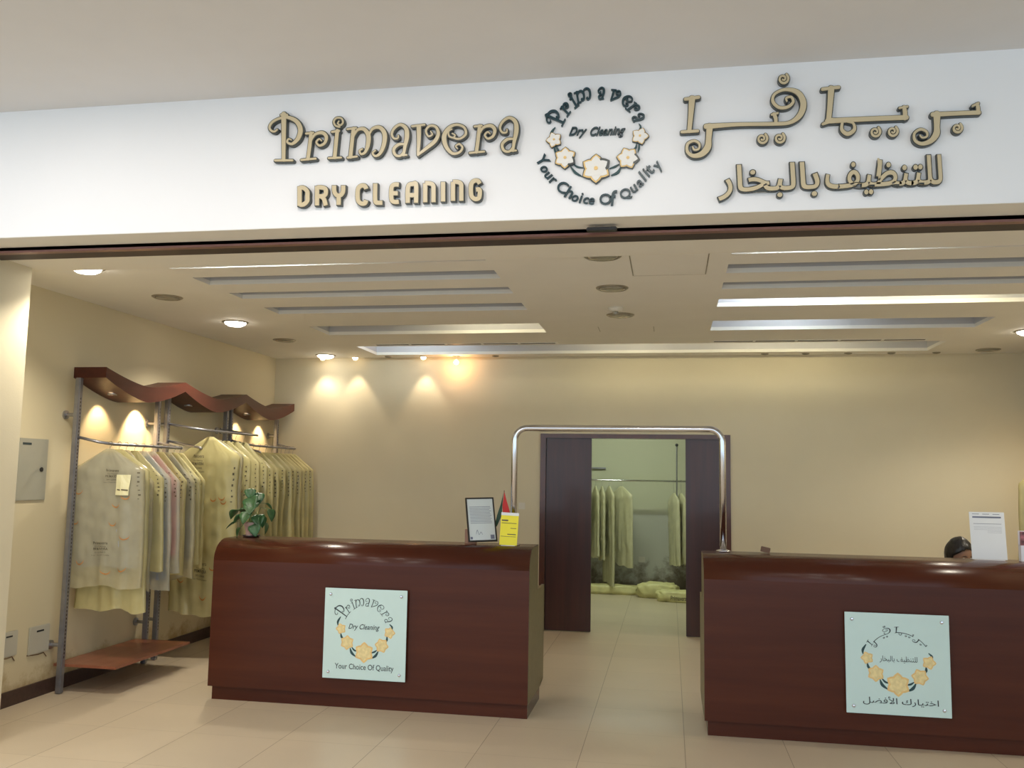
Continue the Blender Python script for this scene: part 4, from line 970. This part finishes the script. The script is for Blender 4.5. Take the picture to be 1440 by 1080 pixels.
grnd = random.Random(11)
def garment(label, x, y, zrod, W, ztop, zs, zb, T, cover, cloth, rz, group, rich=0, hang=None, inner_b=.84, prints=True, tagc=None):
    t_ = thing('bagged_garment', label, 'garment', (x, y, zrod+.012), rz, group); sd = grnd.uniform(0, 50)
    o_ = -(zrod+.012)
    f = bagsurf((W, ztop, zs, zb, T, sd)); g = lambda u, v, s, k=1., fo=1.: f(u, v, s, k, fo)+Vector((0, 0, o_))
    obj('film_cover', sheet(g), cover, t_, smooth=True)
    obj('clothing', sheet(lambda u, v, s, k=1., fo=1.: Vector((g(u, v, s, k, fo).x, g(u, v, s, k, fo).y*.62, g(u, v, s, k, fo).z)), k=.88, v0=.035, v1=inner_b, nu=14, nv=20), cloth, t_, smooth=True)
    bm = bmesh.new(); z0 = ztop+o_
    tube(bm, [(0, 0, z0-.05), (0, 0, z0+.02), (.006, 0, min(-.03, z0+.04)), (.020, 0, -.008), (.012, 0, .006), (-.006, 0, .007), (-.016, 0, -.006)], .0022, 6)
    obj('hanger_hook', bm, 'hook_wire', t_)
    if prints:
        sf = lambda u, v, d: g(u, v, -1)+Vector((0, -.004-d, 0))
        bm = bmesh.new(); bo = bmesh.new()
        def tile(b_, u0, v0, du, dv):
            q = [b_.verts.new(sf(a, b, 0)) for a, b in ((u0, v0), (u0+du, v0), (u0+du, v0+dv), (u0, v0+dv))]; b_.faces.new(q)
        def wreath(u0, v0, r):
            P = []
            for k in range(11):
                a = pi*.95+k/10*pi*1.1; P.append((u0+cos(a)*r, v0-sin(a)*r*W/(ztop-zb)*1.0))
            for (a, b), (c, d) in zip(P, P[1:]):
                q = [bo.verts.new(sf(*p, 0)) for p in ((a, b), (c, d), (c, d+.008), (a, b+.008))]; bo.faces.new(q)
        if rich:
            for (u0, v0, s) in rich:
                for ln, (txt, hh) in enumerate((('Primavera', .020), ('Dry Cleaning', .010), ('PRIMAVERA', .018), ('DRY CLEANING', .010), ('Your Choice Of Quality', .009))):
                    Vt, Ft = textmesh(txt, .01, 0, 1., True); xa, xb, ya, yb = tbox(Vt); wd_ = s*(1, .8, 1.05, .8, 1.25)[ln]
                    vv = v0+ln*.021
                    put(bm, Vt, Ft, lambda a, b, q: sf(u0+((a-xa)/(xb-xa)-.5)*wd_, vv-(b-ya)/(yb-ya)*hh, 0))
            for u0, v0 in ((-.72, .30), (-.78, .52), (.55, .62), (-.62, .80), (.5, .84), (.55, .33), (.1, .88)): wreath(u0, v0, .11)
        for k in range(7):
            u0 = .84+grnd.uniform(-.02, .02); v0 = .17+k*.032
            tile(bm, u0, v0, grnd.uniform(.025, .06), grnd.uniform(.005, .014))
        for k in range(3):
            wreath(grnd.uniform(.2, .7), grnd.uniform(.25, .85), .10)
        obj('cover_print', bm, 'print_olive', t_); obj('wreath_print', bo, 'print_orange', t_)
    if tagc:
        u0, v0, du, dv = tagc; sf2 = lambda u, v: g(u, v, -1)+Vector((0, -.010, 0))
        bm = bmesh.new(); n = 5; Gq = [[bm.verts.new(sf2(u0+du*i/n+.06*(j/n-.5)*-1, v0+dv*j/n)) for i in range(n+1)] for j in range(n+1)]
        for a, b in zip(Gq, Gq[1:]):
            for i in range(n): bm.faces.new((a[i], a[i+1], b[i+1], b[i]))
        tg = obj('paper_tag', bm, 'tag_yellow', t_); so = tg.modifiers.new('s', 'SOLIDIFY'); so.thickness = .001
        bm = bmesh.new()
        for a, b in ((.08, .36), (.46, .90)):
            q = [bm.verts.new(sf2(u0+du*p, v0+dv*w_)+Vector((0, -.002, 0))) for p, w_ in ((a, .70), (b, .72), (b, .78), (a, .76))]; bm.faces.new(q)
        obj('tag_print', bm, 'print_olive', tg)
    return t_
GR = 'film covered garments on the left wall racks'
xr = XL+.33
# first rack
garment('pale film covered shirt facing the entrance, front of the first left rack', xr-.0, 5.965, 1.79, .305, 1.755, 1.60, .76, .030, 'film_pale', 'cloth_grey', .03, GR, rich=((-.08, .70, .40), (.18, .17, .38)), tagc=(.30, .19, .36, .15), inner_b=.86)
garment('longer film cover peeking out below the front shirt', xr+.02, 6.045, 1.79, .285, 1.755, 1.60, .575, .022, 'film_yellow', 'cloth_white', .02, GR, inner_b=.6)
rack1 = [(6.17, 'cloth_white', 'film_pale', .70, 'white garment in film, third on the first left rack'), (6.28, 'cloth_white', 'film_yellow', .84, 'yellow film garment, fourth on the first left rack'), (6.39, 'cloth_grey', 'film_clear', .70, 'grey garment in clear film just left of the pink one'),
         (6.51, 'cloth_pink', 'film_clear', .80, 'pink garment in clear film on the first left rack'), (6.63, 'cloth_olive', 'film_yellow', .76, 'yellow garment just right of the pink one'), (6.74, 'cloth_blue', 'film_pale', .72, 'blue grey garment in film, third from the right on the first left rack'), (6.84, 'cloth_white', 'film_yellow', .84, 'yellow film garment second from the right on the first left rack'), (6.93, 'cloth_olive', 'film_yellow', .80, 'last yellow film garment of the first left rack, rightmost')]
for yy, cl, cv, zb, lab in rack1:
    garment(lab, xr-.005, yy, 1.79, .275, 1.75, 1.52+grnd.uniform(-.02, .02), zb, .026, cv, cl, grnd.uniform(-.06, .06), GR, inner_b=.93 if cl == 'cloth_grey' else .86)
# second rack, long covers
garment('tall yellow film cover with flower prints at the front of the middle left rack', XL+.43, 7.24, 1.955, .30, 1.90, 1.735, .36, .035, 'film_yellow', 'cloth_olive', .05, GR, rich=((-.30, .12, .36), (-.30, .45, .36), (.0, .72, .36)), inner_b=.9)
for i, (yy, cl, lab) in enumerate(((7.42, 'cloth_teal', 'film cover over dark teal cloth behind the tall yellow one'), (7.58, 'cloth_olive', 'third long film cover on the middle left rack'), (7.75, 'cloth_white', 'fourth long film cover on the middle left rack'), (7.92, 'cloth_olive', 'last long film cover of the middle left rack'))):
    garment(lab, XL+.40, yy, 1.955, .275, 1.88, 1.74-.03*i, .45+.1*i, .028, 'film_pale' if i == 0 else 'film_yellow', cl, grnd.uniform(-.08, .08), GR)
# third rack
for i, (yy, cl, zb) in enumerate(((8.26, 'cloth_olive', .7), (8.40, 'cloth_white', .6), (8.55, 'cloth_olive', .75), (8.69, 'cloth_grey', .62), (8.81, 'cloth_olive', .7), (8.92, 'cloth_white', .66), (9.02, 'cloth_brown', .72), (9.12, 'cloth_olive', .7), (9.22, 'cloth_white', .74))):
    garment('yellow film garment on the left back corner rack, %s' % ['front one', 'second from front', 'third from front', 'fourth from front, grey inside', 'fifth from front', 'sixth from front', 'seventh from front, dark inside', 'last but one', 'last one at the back wall'][i],
            XL+.325, yy, 1.86, .255, 1.80, 1.63, zb, .026, 'film_yellow', cl, grnd.uniform(-.08, .08), GR)
for i, yy in enumerate((8.30, 8.48, 8.66, 8.84)):
    garment('yellow film covered garment on the right wall rack, %s' % ['nearest the counter', 'second from the counter', 'third from the counter', 'nearest the back wall'][i], XR-.33, yy, 1.86, .27, 1.81, 1.60, .7, .030, 'film_yellow', 'cloth_olive', grnd.uniform(-.05, .05), 'film covered garments on the right wall rack')

# ------------------------------------------------------------------ store room
t_ = thing('garment_rail', 'chrome garment rail hung from the ceiling inside the store room', 'garment rail', (-.9, 12.55, 1.56))
bm = bmesh.new(); tube(bm, [(-1.2, 0, 0), (1.12, 0, 0)], .013, 10); obj('rail', bm, 'chrome', t_, smooth=True)
for x in (-1.15, 1.0):
    bm = bmesh.new(); tube(bm, [(x, 0, -.40 if x > 0 else .0), (x, 0, .50)], .010, 8); obj('hanger_bar', bm, 'rack_steel', t_)
    bm = bmesh.new(); bmesh.ops.create_uvsphere(bm, u_segments=12, v_segments=8, radius=.022); tf(bm, Matrix.Translation((x, 0, .50))); obj('bar_knob', bm, 'black_plastic', t_)
    bm = bmesh.new(); tube(bm, [(x, 0, .50), (x, .45, .52)], .008, 8); obj('wall_arm', bm, 'rack_steel', t_)
tag(obj('wall_bracket', bx(-.35, .05, -.02, .02, -.012, .012, bev=.003), 'rack_steel', None, loc=(-.96, 12.98, 1.73)), 'short grey bracket on the store room wall above the rail', 'bracket')
GS = 'film covered garments in the store room'
for i, (x, zb, rz, cl, lab) in enumerate(((-1.14, .55, pi/2+.1, 'cloth_teal', 'dark garment at the left edge of the store room doorway'), (-1.02, .50, pi/2+.25, 'cloth_olive', 'second yellow garment on the store room rail'), (-.93, .46, pi/2+.2, 'cloth_white', 'third yellow garment on the store room rail'), (-.83, .14, pi/2+.35, 'cloth_olive', 'longest yellow garment on the store room rail'), (-.66, .40, pi/2+.75, 'cloth_olive', 'wide yellow garment turned to the front on the store room rail'))):
    garment(lab, x, 12.55, 1.56, .25, 1.48, 1.36, zb, .032, 'film_store', cl, rz, GS, prints=(i > 2))
for i, (x, zb, cl, lab) in enumerate(((.06, .42, 'cloth_grey', 'grey green garment at the right side of the store room doorway'), (.16, .45, 'cloth_olive', 'yellow garment beside the right sliding door panel'))):
    garment(lab, x, 12.55, 1.56, .22, 1.40, 1.30, zb, .032, 'film_store', cl, pi/2+.35, GS, prints=False)
def sack(name, cx, cy, L, Wd, Hh, rz, label, sd, text=None):
    bm = bmesh.new(); bmesh.ops.create_uvsphere(bm, u_segments=40, v_segments=20, radius=1)
    for v in bm.verts:
        x, y, z = v.co; k = lambda a: math.copysign(abs(a)**.6, a)
        n_ = 1+.16*noise.noise(Vector((x*4+sd, y*2, z*2)))+.07*noise.noise(Vector((x*14, y*6+sd, z*6)))
        v.co = Vector((k(x)*L*n_, k(y)*Wd*n_, (k(z)*n_+1)*Hh*.5 if z > -.55 else 0))
    for v in bm.verts: v.co.z = max(0.001, v.co.z)
    t_ = obj(name, bm, 'film_yellow', None, smooth=True, loc=(cx, cy, 0)); t_.rotation_euler.z = rz; t_.data.materials[0] = MAT['tag_yellow']
    t_.data.materials.clear(); t_.data.materials.append(MAT['sack_film']); tag(t_, label, 'garment bag', 'yellow bags on the store room floor')
    if text:
        bm = bmesh.new(); Vt, Ft = textmesh(text, .01, 0, 1., True); xa, xb, ya, yb = tbox(Vt)
        put(bm, Vt, Ft, lambda a, b, q: Vector((-.10+(a-xa)/(xb-xa)*.20, -Wd*1.12, .03+(b-ya)/(yb-ya)*.06))); obj('bag_print', bm, 'print_olive', t_)
mat('sack_film', (.66, .62, .30), .4, var=.12, scale=9)
sack('garment_bag', -.92, 12.55, .55, .10, .13, .0, 'long flat yellow bag lying along the store room wall, left one', 1)
sack('garment_bag', -.16, 12.35, .27, .15, .20, -.1, 'bulky yellow bag lying in the middle of the store room doorway', 2)
sack('garment_bag', .12, 12.02, .30, .12, .15, -.05, 'nearest yellow bag with dark print on the store room floor', 3, 'Primavera')
tag(obj('wall_socket', bx(-.045, .045, -.012, 0, 0, .08, bev=.003), 'plate_grey', None, loc=(-.39, SY, .40)), 'grey socket low on the store room wall', 'socket')
# store room tube light
t_ = thing('ceiling_tube_light', 'fluorescent tube light on the store room ceiling, above the doorway view', 'tube light', (-.6, 11.2, 3.0))
bm = bmesh.new(); box(bm, -.6, .6, -.04, .04, -.05, 0); obj('batten', bm, 'white_plastic', t_)
bm = bmesh.new(); tube(bm, [(-.57, 0, -.07), (.57, 0, -.07)], .014, 10); obj('glass_tube', bm, 'tube_cool', t_)
l = bpy.data.lights.new('tube', 'AREA'); l.shape = 'RECTANGLE'; l.size = 1.2; l.size_y = .3; l.energy = 24; l.color = (.86, 1, .74)
o = bpy.data.objects.new('tube_light', l); C.objects.link(o); o.parent = t_; o.location = (0, 0, -.1)

# ------------------------------------------------------------------ mall light: daylight from the open concourse, plus fill panels added behind the viewer
w = bpy.data.worlds.new('world'); S.world = w; w.use_nodes = True; bg = w.node_tree.nodes['Background']
bg.inputs[0].default_value = (.68, .85, 1, 1); bg.inputs[1].default_value = 1.3
for x in (-4.6, -3.0, -1.5, -.2):
    t_ = thing('concourse_downlight', 'round downlight in the concourse ceiling just outside the top of the photo', 'ceiling light', (x, 2.98, ZT), 0, 'concourse downlights in front of the sign')
    bm = bmesh.new(); lathe(bm, [(.10, 0), (.11, -.008), (.085, -.010), (.001, -.009)], n=28); obj('trim_ring', bm, 'lens_glow', t_, smooth=True)
    l = bpy.data.lights.new('downlight', 'AREA'); l.shape = 'DISK'; l.size = .17; l.energy = 8 if x < -1 else 4; l.color = (1, .92, .86)
    o = bpy.data.objects.new('downlight_beam', l); C.objects.link(o); o.parent = t_; o.location = (0, 0, -.012)
for i, (x, y) in enumerate(((-3.2, .4), (0, .4), (-3.2, -2.2), (0, -2.2))):  # unseen fill panels added to brighten the concourse and fascia
    t_ = thing('added_fill_panel', 'added square fill light panel, unseen behind the camera', 'ceiling light', (x, y, ZT), 0, 'added concourse fill panels')
    obj('frame', bx(-.32, .32, -.32, .32, -.01, 0), 'white_plastic', t_)
    l = bpy.data.lights.new('panel', 'AREA'); l.shape = 'SQUARE'; l.size = .6; l.energy = 34; l.color = (1, .95, .88)
    o = bpy.data.objects.new('fill_panel_light', l); C.objects.link(o); o.parent = t_; o.location = (0, 0, -.02)

S.view_settings.view_transform = 'Standard'; S.view_settings.look = 'None'; S.view_settings.gamma = 1; S.view_settings.exposure = .42
S.cycles.use_denoising = True
S.cycles.max_bounces = 8; S.cycles.transparent_max_bounces = 24; S.cycles.sample_clamp_indirect = 4
